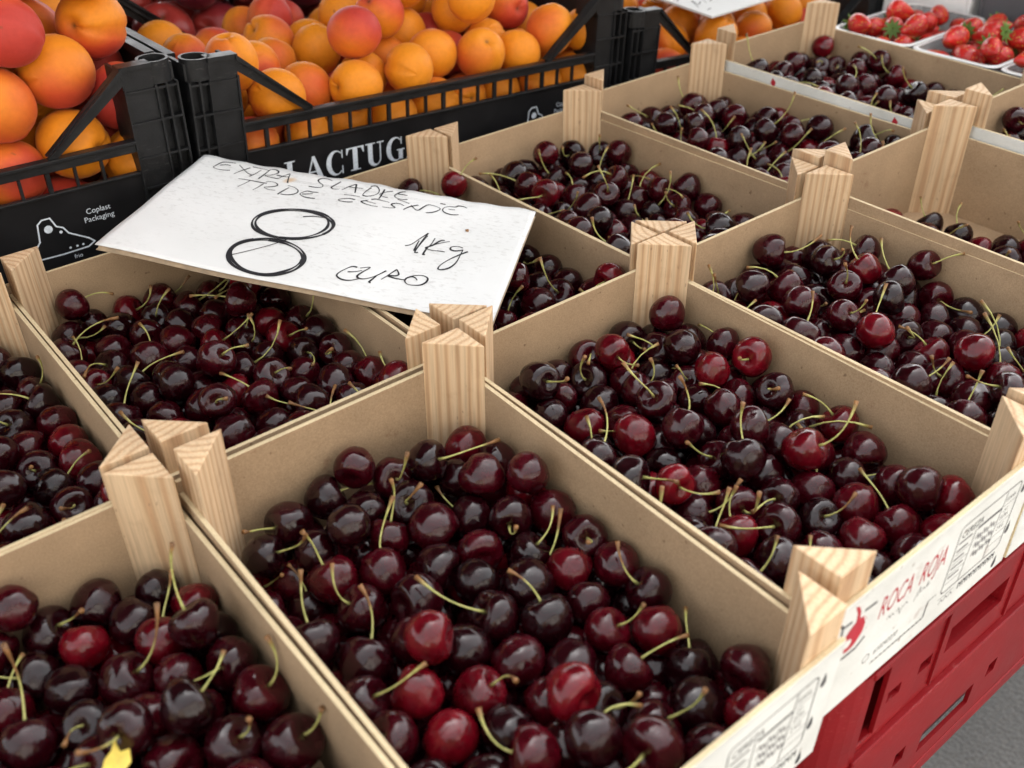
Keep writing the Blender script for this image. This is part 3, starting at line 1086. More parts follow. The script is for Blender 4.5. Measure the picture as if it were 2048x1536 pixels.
def serif_letter(ch):
    R = lambda x0, x1, y0, y1: [(x0, y0), (x1, y0), (x1, y1), (x0, y1)]
    def arc(a0, a1, oc, orx, ory, ic, irx, iry, n=16):
        o = [(oc[0] + orx * math.cos(rad(a0 + (a1 - a0) * k / n)), oc[1] + ory * math.sin(rad(a0 + (a1 - a0) * k / n))) for k in range(n + 1)]
        i = [(ic[0] + irx * math.cos(rad(a0 + (a1 - a0) * k / n)), ic[1] + iry * math.sin(rad(a0 + (a1 - a0) * k / n))) for k in range(n + 1)]
        return [[o[k], o[k + 1], i[k + 1], i[k]] for k in range(n)]
    if ch == 'L':
        return [R(.12, .36, 0, 1), R(0, .5, .95, 1), R(0, .74, 0, .06), [(.62, .05), (.74, .05), (.76, .32), (.72, .32)]]
    if ch == 'A':
        return [[(.06, .04), (.12, .04), (.46, .9), (.42, 1)], [(.38, 1), (.52, 1), (.9, .04), (.64, .04)], R(.22, .66, .32, .375), R(-.02, .24, 0, .05), R(.54, 1.0, 0, .05)]
    if ch == 'C':
        return arc(48, 312, (.46, .5), .46, .53, (.54, .5), .30, .47) + [R(.78, .83, .66, 1.0), R(.78, .83, 0.0, .34)]
    if ch == 'G':
        return arc(48, 312, (.46, .5), .46, .53, (.54, .5), .30, .47) + [R(.78, .83, .68, 1.0), R(.66, .88, .03, .42), R(.56, .98, .42, .47)]
    if ch == 'T':
        return [R(0, .9, .94, 1), [(0, .72), (.04, .72), (.14, .95), (0, .95)], [(.86, .72), (.9, .72), (.9, .95), (.76, .95)], R(.33, .57, 0, .95), R(.2, .7, 0, .05)]
    return [R(.12, .36, .3, 1), R(0, .5, .95, 1), R(.74, .80, .3, 1), R(.6, .95, .95, 1)] + arc(180, 360, (.46, .31), .34, .33, (.55, .31), .19, .25)

def crest(b, x, z, s, mi=0, lift=0.0):
    """outlined headland emblem with islands of dots"""
    pts = [(-30, -30), (-14, -28), (-9, -22), (-7, -4), (-2, 0), (6, 0), (10, -10), (16, -13), (20, -20), (38, -31), (43, -36), (36, -40), (10, -41), (-30, -40), (-33, -35), (-30, -30)]
    for i in range(len(pts) - 1):
        d = Vector((pts[i + 1][0] - pts[i][0], pts[i + 1][1] - pts[i][1])).normalized()
        nn = Vector((-d.y, d.x)) * 0.75
        e = d * 0.5
        q = [(pts[i][0] - e.x + nn.x, pts[i][1] - e.y + nn.y), (pts[i][0] - e.x - nn.x, pts[i][1] - e.y - nn.y), (pts[i + 1][0] + e.x - nn.x, pts[i + 1][1] + e.y - nn.y), (pts[i + 1][0] + e.x + nn.x, pts[i + 1][1] + e.y + nn.y)]
        b.add([(x + a * s, z + c * s, lift + 0.004 * i) for a, c in q], [(0, 1, 2, 3)], mi)
    for cx, cz, rr in ((2, -11, 4.2), (13, -17, 1.6), (18, -36, 1.2), (25, -36, 1.2), (31, -36, 1.2), (-24, -35, 1.6)):
        b.add([(x + (cx + rr * math.cos(t)) * s, z + (cz + rr * math.sin(t)) * s, lift + 0.09) for t in [2 * math.pi * k / 14 for k in range(14)]], [tuple(range(14))], mi)

def black_print():
    b = MB()
    x = 82.0
    for n, ch in enumerate("LACTUGA"):
        h = 23.5
        for m_, poly in enumerate(serif_letter(ch)):
            b.add([(x + px * h * 0.94, 41.0 + py * h, 0.03 + 0.003 * m_) for px, py in poly], [tuple(range(len(poly)))])
        x += (20.5, 23.5, 22.5, 22.0, 24.0, 24.5, 20)[n]
    for bx, txt, sz in ((420, "Coplast", 6.6), (417, "Packaging", 6.6)):
        vs, fs = text_mesh(txt, sz, None, 0, 1.0)
        z = 58.0 if txt[0] == 'C' else 51.0
        b.add([(vx + bx, vy + z, 0.03) for vx, vy, _ in vs], fs)
    crest(b, 386, 63, 0.82, 0, 0.03)
    vs, fs = text_mesh("frio", 5.0, None, 0, 1.0)
    b.add([(vx + 402, vy + 23, 0.03) for vx, vy, _ in vs], fs)
    return b
pr = black_print().mesh("lettering", [M['ink_white']], merge=False)
link("lettering", pr, panel0, Matrix.Translation((0, 0.0009, 0)) @ Matrix.Rotation(math.pi / 2, 4, 'X'))

BLACK = {                     # name: U, V of the near left corner, z of the base, roll
    'a': (-335.0, -50.0, -66.0, 0.02), 'b': (185.0, -50.0, -81.0, 0.057), 'c': (708.0, -50.0, -134.0, 0.08),
    'd': (-320.0, -362.0, -88.0, 0.0), 'e': (210.0, -364.0, -92.0, 0.02), 'f': (735.0, -366.0, -120.0, 0.03)}
BLAB = {'a': "black plastic crate of large apricots and blush peaches with white crest on its panel",
        'b': "black plastic crate of orange apricots with big white serif lettering",
        'c': "black plastic crate of apricots with a small white sign lying on its fruit",
        'd': "black plastic crate of dark nectarines behind the large blush fruit",
        'e': "black plastic crate of dark nectarines behind the lettered apricot crate",
        'f': "empty black plastic crate beyond the apricots beside the strawberries"}
BC = {}
for n, k in enumerate(BLACK):
    o = black0 if n == 0 else copy_tree(black0)
    u, v, z, roll = BLACK[k]
    o.location = W(u, v, z)
    o.rotation_euler = (0, math.atan(roll), 0)
    tag(o, BLAB[k], "crate", "black plastic crates of fruit")
    BC[k] = o
    low = z - BL * roll - 1.5                            # the crate it is stacked on
    s = copy_tree(black0)
    s.location = W(u, v, -312)
    s.rotation_euler = (0, 0, 0)
    s.scale = (1, 1, (low + 312) / BH)
    tag(s, "empty black plastic crate hidden under the " + {'a': "large blush fruit", 'b': "lettered apricot crate", 'c': "small white sign's crate", 'd': "dark nectarines behind the blush fruit", 'e': "dark nectarines behind the apricots", 'f': "empty crate beyond the apricots"}[k], "crate", "black plastic crates of fruit")
bpy.context.view_layer.update()

# ------------------------------------------------------------------ the cardboard price sign
STROKES = {
    'txt': [[[31.1,-4.6],[21.8,-6.0],[18.8,-9.0],[16.5,-15.2],[16.0,-17.2],[19.6,-19.3],[25.3,-19.4],[31.2,-17.7]],[[19.9,-12.4],[24.8,-9.9],[28.7,-10.0]],[[36.4,-22.5],[39.8,-15.6],[45.4,-7.6]],[[35.0,-6.2],[41.2,-12.2],[46.6,-16.9],[50.7,-18.4]],[[46.6,-5.4],[53.4,-5.5],[61.3,-6.1]],[[55.3,-7.8],[53.0,-15.3],[49.9,-21.6]],[[62.1,-4.6],[60.2,-14.2],[58.4,-22.9]],[[62.1,-4.6],[65.7,-2.9],[69.6,-4.8],[69.9,-8.4],[66.0,-12.8],[61.3,-15.3],[67.4,-16.7],[73.7,-16.7]],[[73.3,-17.5],[76.3,-10.6],[80.3,-5.4]],[[80.3,-5.4],[81.6,-13.8],[83.6,-21.1]],[[70.3,-11.3],[75.3,-11.7],[80.7,-11.2]],[[118.1,-5.8],[113.0,-4.0],[108.4,-4.9],[106.5,-8.5],[108.8,-12.1],[112.6,-15.1],[113.0,-18.5],[108.9,-20.7],[102.2,-20.9]],[[125.6,-5.3],[122.6,-12.2],[120.8,-17.1],[123.5,-19.0],[127.9,-17.9]],[[43.1,-28.8],[52.4,-27.9],[62.1,-28.1],[67.8,-27.7]],[[53.5,-28.0],[50.7,-35.7],[47.9,-42.4]],[[65.5,-29.7],[63.5,-36.9],[61.4,-42.9]],[[66.2,-25.2],[70.7,-23.5],[75.3,-24.8],[77.1,-27.7],[75.4,-30.5],[71.0,-33.4],[68.2,-34.9],[72.5,-37.2],[78.5,-36.9]],[[87.6,-28.3],[84.8,-35.6],[82.7,-42.6]],[[85.5,-25.2],[91.9,-26.7],[96.6,-31.4],[96.1,-36.5],[91.4,-40.5],[85.0,-41.4]],[[113.4,-28.6],[107.9,-29.5],[103.7,-29.2],[100.4,-33.6],[100.1,-36.5],[103.8,-39.3],[108.9,-40.3],[114.0,-39.5]],[[101.5,-35.6],[106.0,-34.0],[109.8,-32.1]],[[130.5,-18.7],[134.4,-11.6],[139.4,-5.5]],[[139.4,-5.5],[141.0,-12.8],[142.5,-20.1]],[[134.1,-11.7],[140.6,-11.5],[146.9,-10.7]],[[153.1,-7.1],[150.4,-14.5],[149.4,-21.2]],[[151.9,-5.4],[156.1,-3.4],[160.2,-8.1],[161.0,-14.3],[158.5,-18.7],[153.5,-22.3],[149.6,-21.8]],[[164.5,-6.2],[164.6,-13.7],[164.2,-23.0]],[[171.9,-6.8],[167.0,-10.0],[162.9,-15.0],[165.9,-18.2],[170.6,-18.2]],[[182.4,-3.8],[178.8,-5.8],[176.0,-10.4],[175.3,-14.1],[178.4,-16.6],[183.2,-17.0],[186.9,-15.4]],[[177.1,-9.7],[181.1,-9.3],[185.2,-9.2]],[[134.9,-25.9],[140.7,-25.0],[148.2,-25.1]],[[146.1,-31.4],[141.2,-30.8],[135.8,-32.9],[133.1,-36.2],[136.5,-37.5],[141.2,-37.2],[145.4,-35.6]],[[156.7,-28.4],[153.3,-30.7],[151.9,-32.8],[155.3,-35.0],[161.1,-36.4],[167.1,-36.4]],[[153.8,-30.1],[158.8,-31.1],[164.4,-31.8]],[[158.7,-26.3],[162.2,-24.3],[167.9,-25.1],[174.1,-25.7]],[[187.2,-26.6],[182.6,-24.8],[178.2,-25.9],[176.7,-28.9],[180.7,-32.3],[177.3,-34.4],[170.8,-35.3]],[[188.2,-33.1],[191.8,-26.4],[197.9,-21.1]],[[192.1,-23.5],[195.4,-27.2],[198.1,-29.7],[200.5,-28.8],[202.5,-23.4],[205.8,-17.7],[211.9,-18.0],[216.6,-20.5],[215.0,-25.1],[211.3,-29.1],[206.8,-31.3]],[[179.2,-18.4],[183.9,-19.5],[190.2,-21.5]],[[237.9,-12.4],[233.9,-10.8],[229.9,-11.3],[228.4,-13.6],[223.2,-14.5],[219.8,-17.3],[218.9,-21.7],[221.8,-25.5],[227.5,-27.1],[233.5,-25.5]],[[223.6,-19.1],[228.9,-18.5]],[[214.6,-12.2],[219.3,-12.2]]],
    'kg': [[[203.9,-86.3],[208.1,-82.8],[212.9,-71.9],[217.0,-62.8]],[[217.0,-62.8],[214.7,-76.3],[213.2,-91.4]],[[217.4,-66.7],[214.9,-79.9],[213.4,-92.5],[215.9,-92.2]],[[212.6,-75.8],[212.3,-84.4],[212.4,-91.0]],[[223.9,-68.5],[222.9,-78.5],[221.2,-84.5],[220.3,-93.5],[221.7,-92.9]],[[232.2,-69.4],[228.7,-71.0],[224.3,-79.2],[219.9,-84.3],[225.4,-86.1],[230.9,-85.5]],[[236.1,-69.7],[230.6,-73.4],[223.7,-79.4]],[[229.7,-85.5],[235.9,-85.3]],[[248.4,-76.0],[244.3,-74.9],[239.6,-76.7],[239.2,-80.3],[242.7,-81.8],[246.8,-80.2],[248.9,-78.3]],[[248.9,-78.3],[248.5,-88.0],[247.6,-97.7],[244.5,-105.7],[239.4,-110.2],[236.1,-109.5],[237.1,-103.5],[241.4,-95.1],[247.6,-86.5],[253.3,-79.8]]],
    'eur': [[[177.5,-127.0],[174.4,-126.9],[172.0,-128.8],[167.9,-135.2],[165.9,-141.2],[168.4,-144.5],[173.1,-145.9],[178.1,-144.6],[182.8,-141.2]],[[172.4,-135.1],[177.1,-133.4],[182.1,-130.0]],[[179.8,-127.4],[186.7,-123.8],[183.2,-131.4],[180.8,-137.7],[182.6,-140.4],[186.4,-140.1],[191.4,-136.5],[195.8,-130.6],[199.5,-124.4]],[[194.3,-133.9],[192.3,-139.5],[191.4,-142.5],[192.8,-143.4]],[[199.0,-136.8],[201.9,-130.8],[206.6,-120.1]],[[206.6,-120.1],[209.7,-126.1],[207.5,-129.0],[202.7,-129.5]],[[202.5,-130.7],[208.3,-132.1],[215.9,-131.9]],[[225.0,-129.8],[222.7,-126.9],[219.6,-126.4],[216.7,-129.4],[216.3,-133.4],[219.3,-136.8],[224.1,-136.9],[229.1,-135.0],[232.1,-130.4],[232.0,-125.0],[228.3,-122.5],[223.6,-123.2],[218.4,-126.6]]],
    'eight': [[[130.3,-63.2],[136.0,-66.6],[140.1,-71.0],[142.4,-76.2],[142.7,-81.8],[141.1,-87.4],[137.6,-92.8],[132.6,-97.6],[126.3,-101.5],[119.2,-104.4],[111.5,-106.0],[103.8,-106.2],[96.6,-105.1],[90.2,-102.7],[84.9,-99.2],[81.3,-94.7],[79.4,-89.4],[79.4,-83.8],[81.4,-78.1],[85.3,-72.7],[90.8,-68.0],[97.5,-64.2],[105.2,-61.6],[113.2,-60.4],[121.1,-60.7],[128.4,-62.4],[134.5,-65.4]],[[141.9,-84.9],[139.8,-90.1],[135.9,-94.8],[130.5,-98.8],[123.9,-101.8],[116.6,-103.8],[109.1,-104.5],[101.7,-103.9],[94.9,-102.0],[89.2,-99.0],[84.9,-95.1],[82.3,-90.4],[81.6,-85.2],[82.9,-80.0],[86.1,-74.9],[91.0,-70.5],[97.3,-66.9],[104.6,-64.5],[112.5,-63.3],[120.2,-63.6],[127.5,-65.2],[133.6,-68.0],[138.3,-71.9],[141.3,-76.5],[142.3,-81.6],[141.3,-86.9],[138.5,-91.9]],[[116.9,-103.2],[109.9,-104.5],[102.9,-104.6],[96.3,-103.2],[90.6,-100.7],[86.0,-96.9],[83.0,-92.3],[81.7,-87.0],[82.2,-81.5],[84.5,-76.0],[88.5,-70.9],[94.0,-66.7],[100.5,-63.5],[107.7,-61.6],[115.1,-61.1],[122.1,-62.1],[128.3,-64.5],[133.2,-68.1],[136.6,-72.7],[138.2,-77.9],[138.0,-83.4],[136.0,-88.9],[132.3,-93.9],[127.3,-98.3],[121.2,-101.6],[114.4,-103.8],[107.3,-104.7]],[[85.8,-115.6],[91.6,-111.8],[98.4,-109.4],[105.9,-108.4],[113.4,-109.1],[120.6,-111.3],[126.9,-114.8],[131.9,-119.6],[135.4,-125.1],[137.2,-131.1],[137.1,-137.1],[135.3,-142.9],[131.8,-148.1],[126.9,-152.4],[120.9,-155.5],[114.1,-157.3],[106.9,-157.6],[99.8,-156.6],[93.1,-154.1],[87.2,-150.4],[82.6,-145.7],[79.4,-140.1],[77.9,-134.1],[78.2,-128.0],[80.4,-122.2],[84.3,-117.0],[89.7,-112.8]],[[101.1,-111.3],[108.1,-111.1],[115.2,-112.3],[121.8,-114.8],[127.4,-118.5],[131.9,-123.2],[134.9,-128.4],[136.2,-133.9],[135.8,-139.3],[133.7,-144.4],[130.2,-148.7],[125.3,-152.2],[119.5,-154.5],[113.0,-155.6],[106.2,-155.3],[99.5,-153.8],[93.3,-151.1],[88.0,-147.2],[83.9,-142.6],[81.2,-137.3],[80.2,-131.8],[80.9,-126.3],[83.3,-121.3],[87.3,-116.9],[92.7,-113.7],[99.1,-111.6],[106.0,-111.0]],[[134.6,-129.7],[134.6,-134.3],[133.6,-138.8],[131.6,-143.0],[128.6,-146.8],[124.9,-150.1],[120.6,-152.8],[115.8,-154.6],[110.6,-155.7],[105.3,-156.0],[100.1,-155.3],[95.0,-153.9],[90.4,-151.7],[86.4,-148.7],[83.1,-145.1],[80.7,-141.1],[79.3,-136.7],[78.8,-132.1],[79.5,-127.5],[81.2,-123.1],[83.9,-119.0],[87.4,-115.4],[91.8,-112.5],[96.8,-110.3],[102.1,-109.0],[107.7,-108.7],[113.2,-109.2]],[[115.8,-104.3],[104.8,-117.4],[90.7,-131.3],[82.1,-138.9]],[[115.0,-71.2],[123.3,-68.3],[133.4,-68.1]]],
    'crease': [[[-1.6,-10.9],[42.6,-13.9],[83.3,-14.6],[108.2,-14.4],[157.5,-12.7],[198.0,-11.1],[247.0,-5.8]],[[-1.6,-14.0],[43.5,-16.1],[84.2,-17.0],[114.7,-16.5],[157.9,-14.2],[198.5,-13.0],[247.5,-8.0]]],
}

def sign_matrix(o, ex, ey, n):
    return Matrix(((ex[0], ey[0], n[0], o.x), (ex[1], ey[1], n[1], o.y), (ex[2], ey[2], n[2], o.z), (0, 0, 0, 1)))

def make_sign():
    T = 5.0
    warp = lambda x, y: -2.2 * math.sin(max(0.0, (-y - 90) / 78) * 1.5) * math.sin(math.pi * min(1, max(0, (x + 10) / 300))) + 0.5 * math.sin(x * 0.045 + 1) + 0.35 * math.sin(y * 0.08)
    def edge(u, v):
        """u across 0..1, v down 0..1 -> sign plane"""
        x = (-16.9 * v) * (1 - u) + (294.9 - 4.3 * v) * u
        y = (-158.7 * v) * (1 - u) + (-167.9 * v) * u
        if v < 0.5:
            y += (0.5 - v) * 2 * (0.9 * math.sin(u * 61) + 0.7 * math.sin(u * 27 + 1))
        return x, y
    root = link("price_sign", None)
    root.matrix_world = sign_matrix(W(193.6, -45.0, 7.95 + 0.6), (0.64911169, -0.75171158, -0.11654922), (0.76013502, 0.64684492, 0.06153378), (0.02913362, -0.12853544, 0.99127689))
    tag(root, "big white corrugated card price sign, handwritten price 8 EURO, lying across cherry crates", "sign")
    nu, nv = 60, 30
    def sheet(name, z, thick, m, grow=0.0):
        b = MB()
        vs = []
        for j in range(nv + 1):
            for i in range(nu + 1):
                x, y = edge(i / nu, j / nv)
                vs.append((x, y, z + warp(x, y)))
        fs = [(j * (nu + 1) + i, (j + 1) * (nu + 1) + i, (j + 1) * (nu + 1) + i + 1, j * (nu + 1) + i + 1) for j in range(nv) for i in range(nu)]
        b.add(vs, fs, 0, True)
        o = link(name, b.mesh(name, m, merge=False), root)
        s = o.modifiers.new("thickness", 'SOLIDIFY')
        s.thickness = thick * 0.001
        s.offset = -1
        return o
    top = sheet("top_liner", 0.0, 0.5, M['card'])
    sheet("bottom_liner", -T + 0.5, 0.5, M['card_core'])
    b = MB()                                             # corrugated core between the liners
    vs = []
    nw = 190
    for j in range(nw + 1):
        for i in range(21):
            x, y = edge(0.004 + 0.992 * i / 20, 0.004 + 0.992 * j / nw)
            vs.append((x, y, -T / 2 + 0.25 + 1.85 * math.sin(j * math.pi / 4) + warp(x, y)))
    b.add(vs, [(j * 21 + i, (j + 1) * 21 + i, (j + 1) * 21 + i + 1, j * 21 + i + 1) for j in range(nw) for i in range(20)], 0, True)
    link("fluting", b.mesh("fluting", M['card_core']), root)
    lay = 0
    b = MB()
    for key, w in (('txt', 1.3), ('kg', 1.5), ('eur', 1.45), ('eight', 2.3)):
        for st in STROKES[key]:
            lay += 1
            ww = w * (0.55 if key == 'eight' and len(st) < 8 else 1.0)
            ribbon(b, st, ww, 0.10 + 0.004 * lay, 0, warp)
    link("lettering", b.mesh("lettering", M['ink_black'], merge=False), top)
    b = MB()
    for st in STROKES['crease']:
        ribbon(b, st, 0.35, 0.07, 0, warp)
    link("crease", b.mesh("crease", M['crease'], merge=False), top)
make_sign()

def make_small_sign():
    root = link("price_card", None)
    ex = Vector((0.985, 0.10, -0.02)).normalized()
    ey = Vector((-0.06, 0.985, 0.10)).normalized()
    n = ex.cross(ey).normalized()
    ey = n.cross(ex)
    root.matrix_world = sign_matrix(W(867, -57, 4), ex, ey, n)
    tag(root, "small white handwritten price card lying on apricots beside the cherry crate posts", "sign")
    b = MB()
    b.box(0, 200, 0, 150, -3, 0)
    s = bevel(link("card", b.mesh("card", M['card']), root), 0.4)
    for k, st in enumerate(([(12, 30), (26, 52), (22, 38), (34, 44)], [(36, 36), (50, 56), (58, 44), (46, 38)], [(8, 60), (30, 76), (60, 80)], [(14, 18), (24, 20)])):
        b = MB()
        ribbon(b, st, 1.3, 0.1 + 0.01 * k)
        link("pen_stroke", b.mesh("pen_stroke", M['ink_black'], merge=False), s)
make_small_sign()

# ------------------------------------------------------------------ cherries
RC = 13.7
def cherry_shape(var, nu, nv):
    g = random.Random(100 + var)
    dents = [(Vector((g.gauss(0, 1), g.gauss(0, 1), g.gauss(0, 0.8))).normalized(), g.uniform(0.03, 0.12), g.uniform(0.22, 0.6)) for _ in range(g.choice((3, 4, 5)))]
    el = g.uniform(0.90, 1.02)
    heart = g.uniform(0.06, 0.17)
    sx, sy = g.uniform(1.0, 1.06), g.uniform(0.93, 0.99)
    def shape(th, ph):
        d = Vector((math.sin(th) * math.cos(ph), math.sin(th) * math.sin(ph), math.cos(th)))
        r = 1.0 + heart * math.cos(th) * math.sin(th) ** 2 * 1.6
        r -= 0.33 * math.exp(-(th / 0.40) ** 2) - 0.035 * math.exp(-((th - 0.75) / 0.3) ** 2)
        r -= 0.05 * math.exp(-((math.pi - th) / 0.3) ** 2)
        r -= 0.05 * math.exp(-(((ph - math.pi + math.pi) % (2 * math.pi) - math.pi) / 0.28) ** 2) * math.sin(th)   # suture
        for ax, dep, wid in dents:
            a = math.acos(max(-1, min(1, d.dot(ax))))
            r -= dep * math.exp(-(a / wid) ** 2)
        return (RC * d.x * r * sx, RC * d.y * r * sy, RC * d.z * r * el)
    return ball(nu, nv, shape)

def stem_curve(var):
    g = random.Random(300 + var)
    L = g.uniform(24, 44)
    a = g.uniform(0, 6.28)
    bend = g.uniform(0.15, 0.75)
    z0 = RC * 0.62
    pts = []
    for k in range(9):
        t = k / 8
        off = bend * L * t ** 1.9
        z = z0 + L * (t - 0.38 * bend * t ** 2.2)
        wig = 0.7 * math.sin(t * 5 + var)
        pts.append(Vector((off * math.cos(a) + wig * math.sin(a), off * math.sin(a) - wig * math.cos(a), z)))
    rads = [1.15, 0.72, 0.58, 0.52, 0.5, 0.54, 0.66, 1.0, 1.5]
    tips = [0.0, 0, 0, 0, 0.1, 0.3, 0.6, 0.85, 1.0]
    return pts, rads, tips
NV, NS = 8, 10
cher_me = []
for v in range(NV):
    b = MB()
    vs, fs, _ = cherry_shape(v, 36, 24)
    b.add(vs, fs, 0, True)
    cher_me.append(b.mesh("cherry", M['cherry'], merge=False))
low = [cherry_shape(v, 22, 14) for v in range(NV)]
stem_me, stem_pts, stem_low = [], [], []
for v in range(NS):
    pts, rads, tips = stem_curve(v)
    b = MB()
    b.tube(pts, rads, 7, 0, tips)
    stem_me.append(b.mesh("stem", M['stem'], merge=False))
    stem_pts.append(np.array([list(p) for p in pts]))
    b = MB()
    b.tube(pts[::2], rads[::2], 5, 0, tips[::2])
    stem_low.append((b.v, b.f, b.tip))

FILL = {(-1, 1): (160, 1), (0, 0): (176, 2), (0, 1): (166, 3), (1, 0): (176, 2), (1, 1): (182, 5), (2, 0): (190, 4), (2, 1): (196, 7),
        (3, 0): (190, 4), (3, 1): (80, 6), (4, 0): (182, 5), (4, 1): (160, 1), (-1, 0): (176, 2)}
INX, INY = HX - BT - 0.4, HY - BT - 0.4
sims = {}
cam_loc = np.array(cam.location)
P_all, R_all, K_all = [], [], []
extra = {(1, 0): [(82, 95, 0), (60, 90, 0), (82, 95, 1)], (0, 1): [(66, 108, 0), (30, 118, 0), (70, 80, 0), (0, 100, 0)], (2, 1): [(60, 105, 0), (20, 90, 0), (70, 60, 0), (40, 50, 0), (-30, 80, 0)], (4, 0): [(-70, 100, 0), (-50, 95, 0), (-60, 80, 0)],
         (3, 0): [(-20, 60, 0), (10, 40, 0), (40, 20, 0), (0, 80, 0)], (2, 0): [(60, 110, 0), (60, 90, 0), (30, 105, 0)], (-1, 1): [(60, 60, 0), (70, 30, 0), (30, 40, 0)], (1, 1): [(-20, 60, 0), (0, 0, 0), (30, 70, 0)]}
for key in sorted(FILL):
    n, seed = FILL[key]
    if (n, seed) not in sims:
        if key == (3, 1):                                # sparse layer, floor showing
            p, r = pack(n, 12.5, 14.5, -INX, INX, -INY, INY, 8.6, LEG, seed + 40, 200)
            keep = (p[:, 0] + p[:, 1] * 0.25 < 62) | (p[:, 1] < 40)
            p, r = p[keep], r[keep]
            p[:, 2] = np.maximum(p[:, 2], 8.6 + r)
        else:
            p, r = pack(n, 12.5, 14.8, -INX, INX, -INY, INY, 8.6, LEG, seed + 40, 300)
        sims[(n, seed)] = (p, r)
    p, r = [a.copy() for a in sims[(n, seed)]]
    if (key[0] + key[1]) % 2:
        p[:, 0] *= -1
    if key in extra:                                     # a few set on top of the heap
        for ex_, ey_, perch in extra[key]:
            rr = 13.4
            best = None
            for gx in ([0.0] if perch else np.arange(-26, 27, 3.0)):   # roll it into the nearest hollow
                for gy in ([0.0] if perch else np.arange(-26, 27, 3.0)):
                    qx, qy = ex_ + gx, ey_ + gy
                    if abs(qx) > INX - rr or abs(qy) > INY - rr or abs(qx) + abs(qy) > INX + INY - LEG - rr * 1.42:
                        continue
                    dd = np.hypot(p[:, 0] - qx, p[:, 1] - qy)
                    m = dd < (r + rr)
                    zt = (p[m, 2] + np.sqrt(np.maximum((r[m] + rr) ** 2 - dd[m] ** 2, 0))).max() if m.any() else 8.6 + rr
                    if best is None or zt < best[0]:
                        best = (zt, qx, qy)
            p = np.vstack([p, [best[1], best[2], best[0]]])
            r = np.append(r, rr)
    mw = np.array(CR[key].matrix_world)
    pw = (mw[:3, :3] @ p.T * 0.001).T + mw[:3, 3]
    P_all.append(pw)
    R_all.append(r * 0.001)
    K_all += [key] * len(p)
P_all = np.vstack(P_all)
R_all = np.concatenate(R_all)
NC = len(P_all)

def camera_px(p):
    rel = p - cam_loc
    R = np.array([list(_r), list(_d), list(_f)])
    q = rel @ R.T
    return q[:, 0] / q[:, 2] * 2009.18 + 1024, q[:, 1] / q[:, 2] * 2009.18 + 768, q[:, 2]

def exposure_of(P, R):
    """share of sample points of each sphere that see the camera"""
    px, py, dz = camera_px(P)
    out = np.zeros(len(P))
    inside = (px > -60) & (px < 2108) & (py > -60) & (py < 1600)
    for i in np.nonzero(inside)[0]:
        v = cam_loc - P[i]
        v /= np.linalg.norm(v)
        a = np.cross(v, [0, 0, 1.0]); a /= np.linalg.norm(a)
        c = np.cross(a, v)
        near = np.nonzero(np.linalg.norm(P - P[i], axis=1) < 0.11)[0]
        near = near[near != i]
        hit = 0
        for du, dv in ((0, 0), (.6, 0), (-.6, 0), (0, .6), (0, .85), (.45, .45), (-.45, .45), (0, -.6)):
            s = P[i] + (a * du + c * dv) * R[i]
            w = P[near] - s
            t = w @ v
            d2 = (w * w).sum(1) - t * t
            if not ((t > 0) & (d2 < R[near] ** 2)).any():
                hit += 1
        out[i] = hit / 8
    return out, R / dz, inside
expo, size, inside = exposure_of(P_all, R_all)

# a stem direction for the cherries on top that does not run through their neighbours
def rot_to(d, spin):
    return Vector((0, 0, 1)).rotation_difference(Vector(d)) @ Quaternion((0, 0, 1), spin)
quat, stem_id = [], []
for i in range(NC):
    best, bq, bs = 1e9, None, -1
    exposed = expo[i] > 0.3
    if exposed and rng.random() < 0.54:
        near = np.nonzero(np.linalg.norm(P_all - P_all[i], axis=1) < 0.075)[0]
        near = near[near != i]
        mwi = CR[K_all[i]].matrix_world.inverted()
        for tr in range(9):
            up = rng.uniform(-0.15, 0.8)
            az = rng.uniform(0, 6.283)
            s = math.sqrt(max(0, 1 - up * up))
            q = rot_to((s * math.cos(az), s * math.sin(az), up), rng.uniform(0, 6.283))
            k = rng.randrange(NS)
            Rm = np.array(q.to_matrix())
            pts = (stem_pts[k][2:] * 0.001) @ Rm.T + P_all[i]
            d = np.linalg.norm(pts[:, None, :] - P_all[near][None], axis=2) - R_all[near][None]
            pen = np.maximum(0.0008 - d, 0).sum() * 1000
            lp = [mwi @ Vector(x) for x in pts]
            for x in lp:
                if abs(x.x) > 0.0955 and x.z < 0.086: pen += 4
                if abs(x.y) > 0.148 and x.z < 0.095: pen += 4
                if abs(x.x) + abs(x.y) > (INX + INY - LEG) * 0.001 and x.z < 0.118: pen += 4
                if abs(x.x) > 0.103 or abs(x.y) > 0.156: pen += 1
            if pen < best:
                best, bq, bs = pen, q, k
        if best > 6:
            bs = -1
    if bq is None:
        up = rng.uniform(-1.0, 0.35)
        az = rng.uniform(0, 6.283)
        s = math.sqrt(max(0, 1 - up * up))
        bq = rot_to((s * math.cos(az), s * math.sin(az), up), rng.uniform(0, 6.283))
    quat.append(bq)
    stem_id.append(bs)

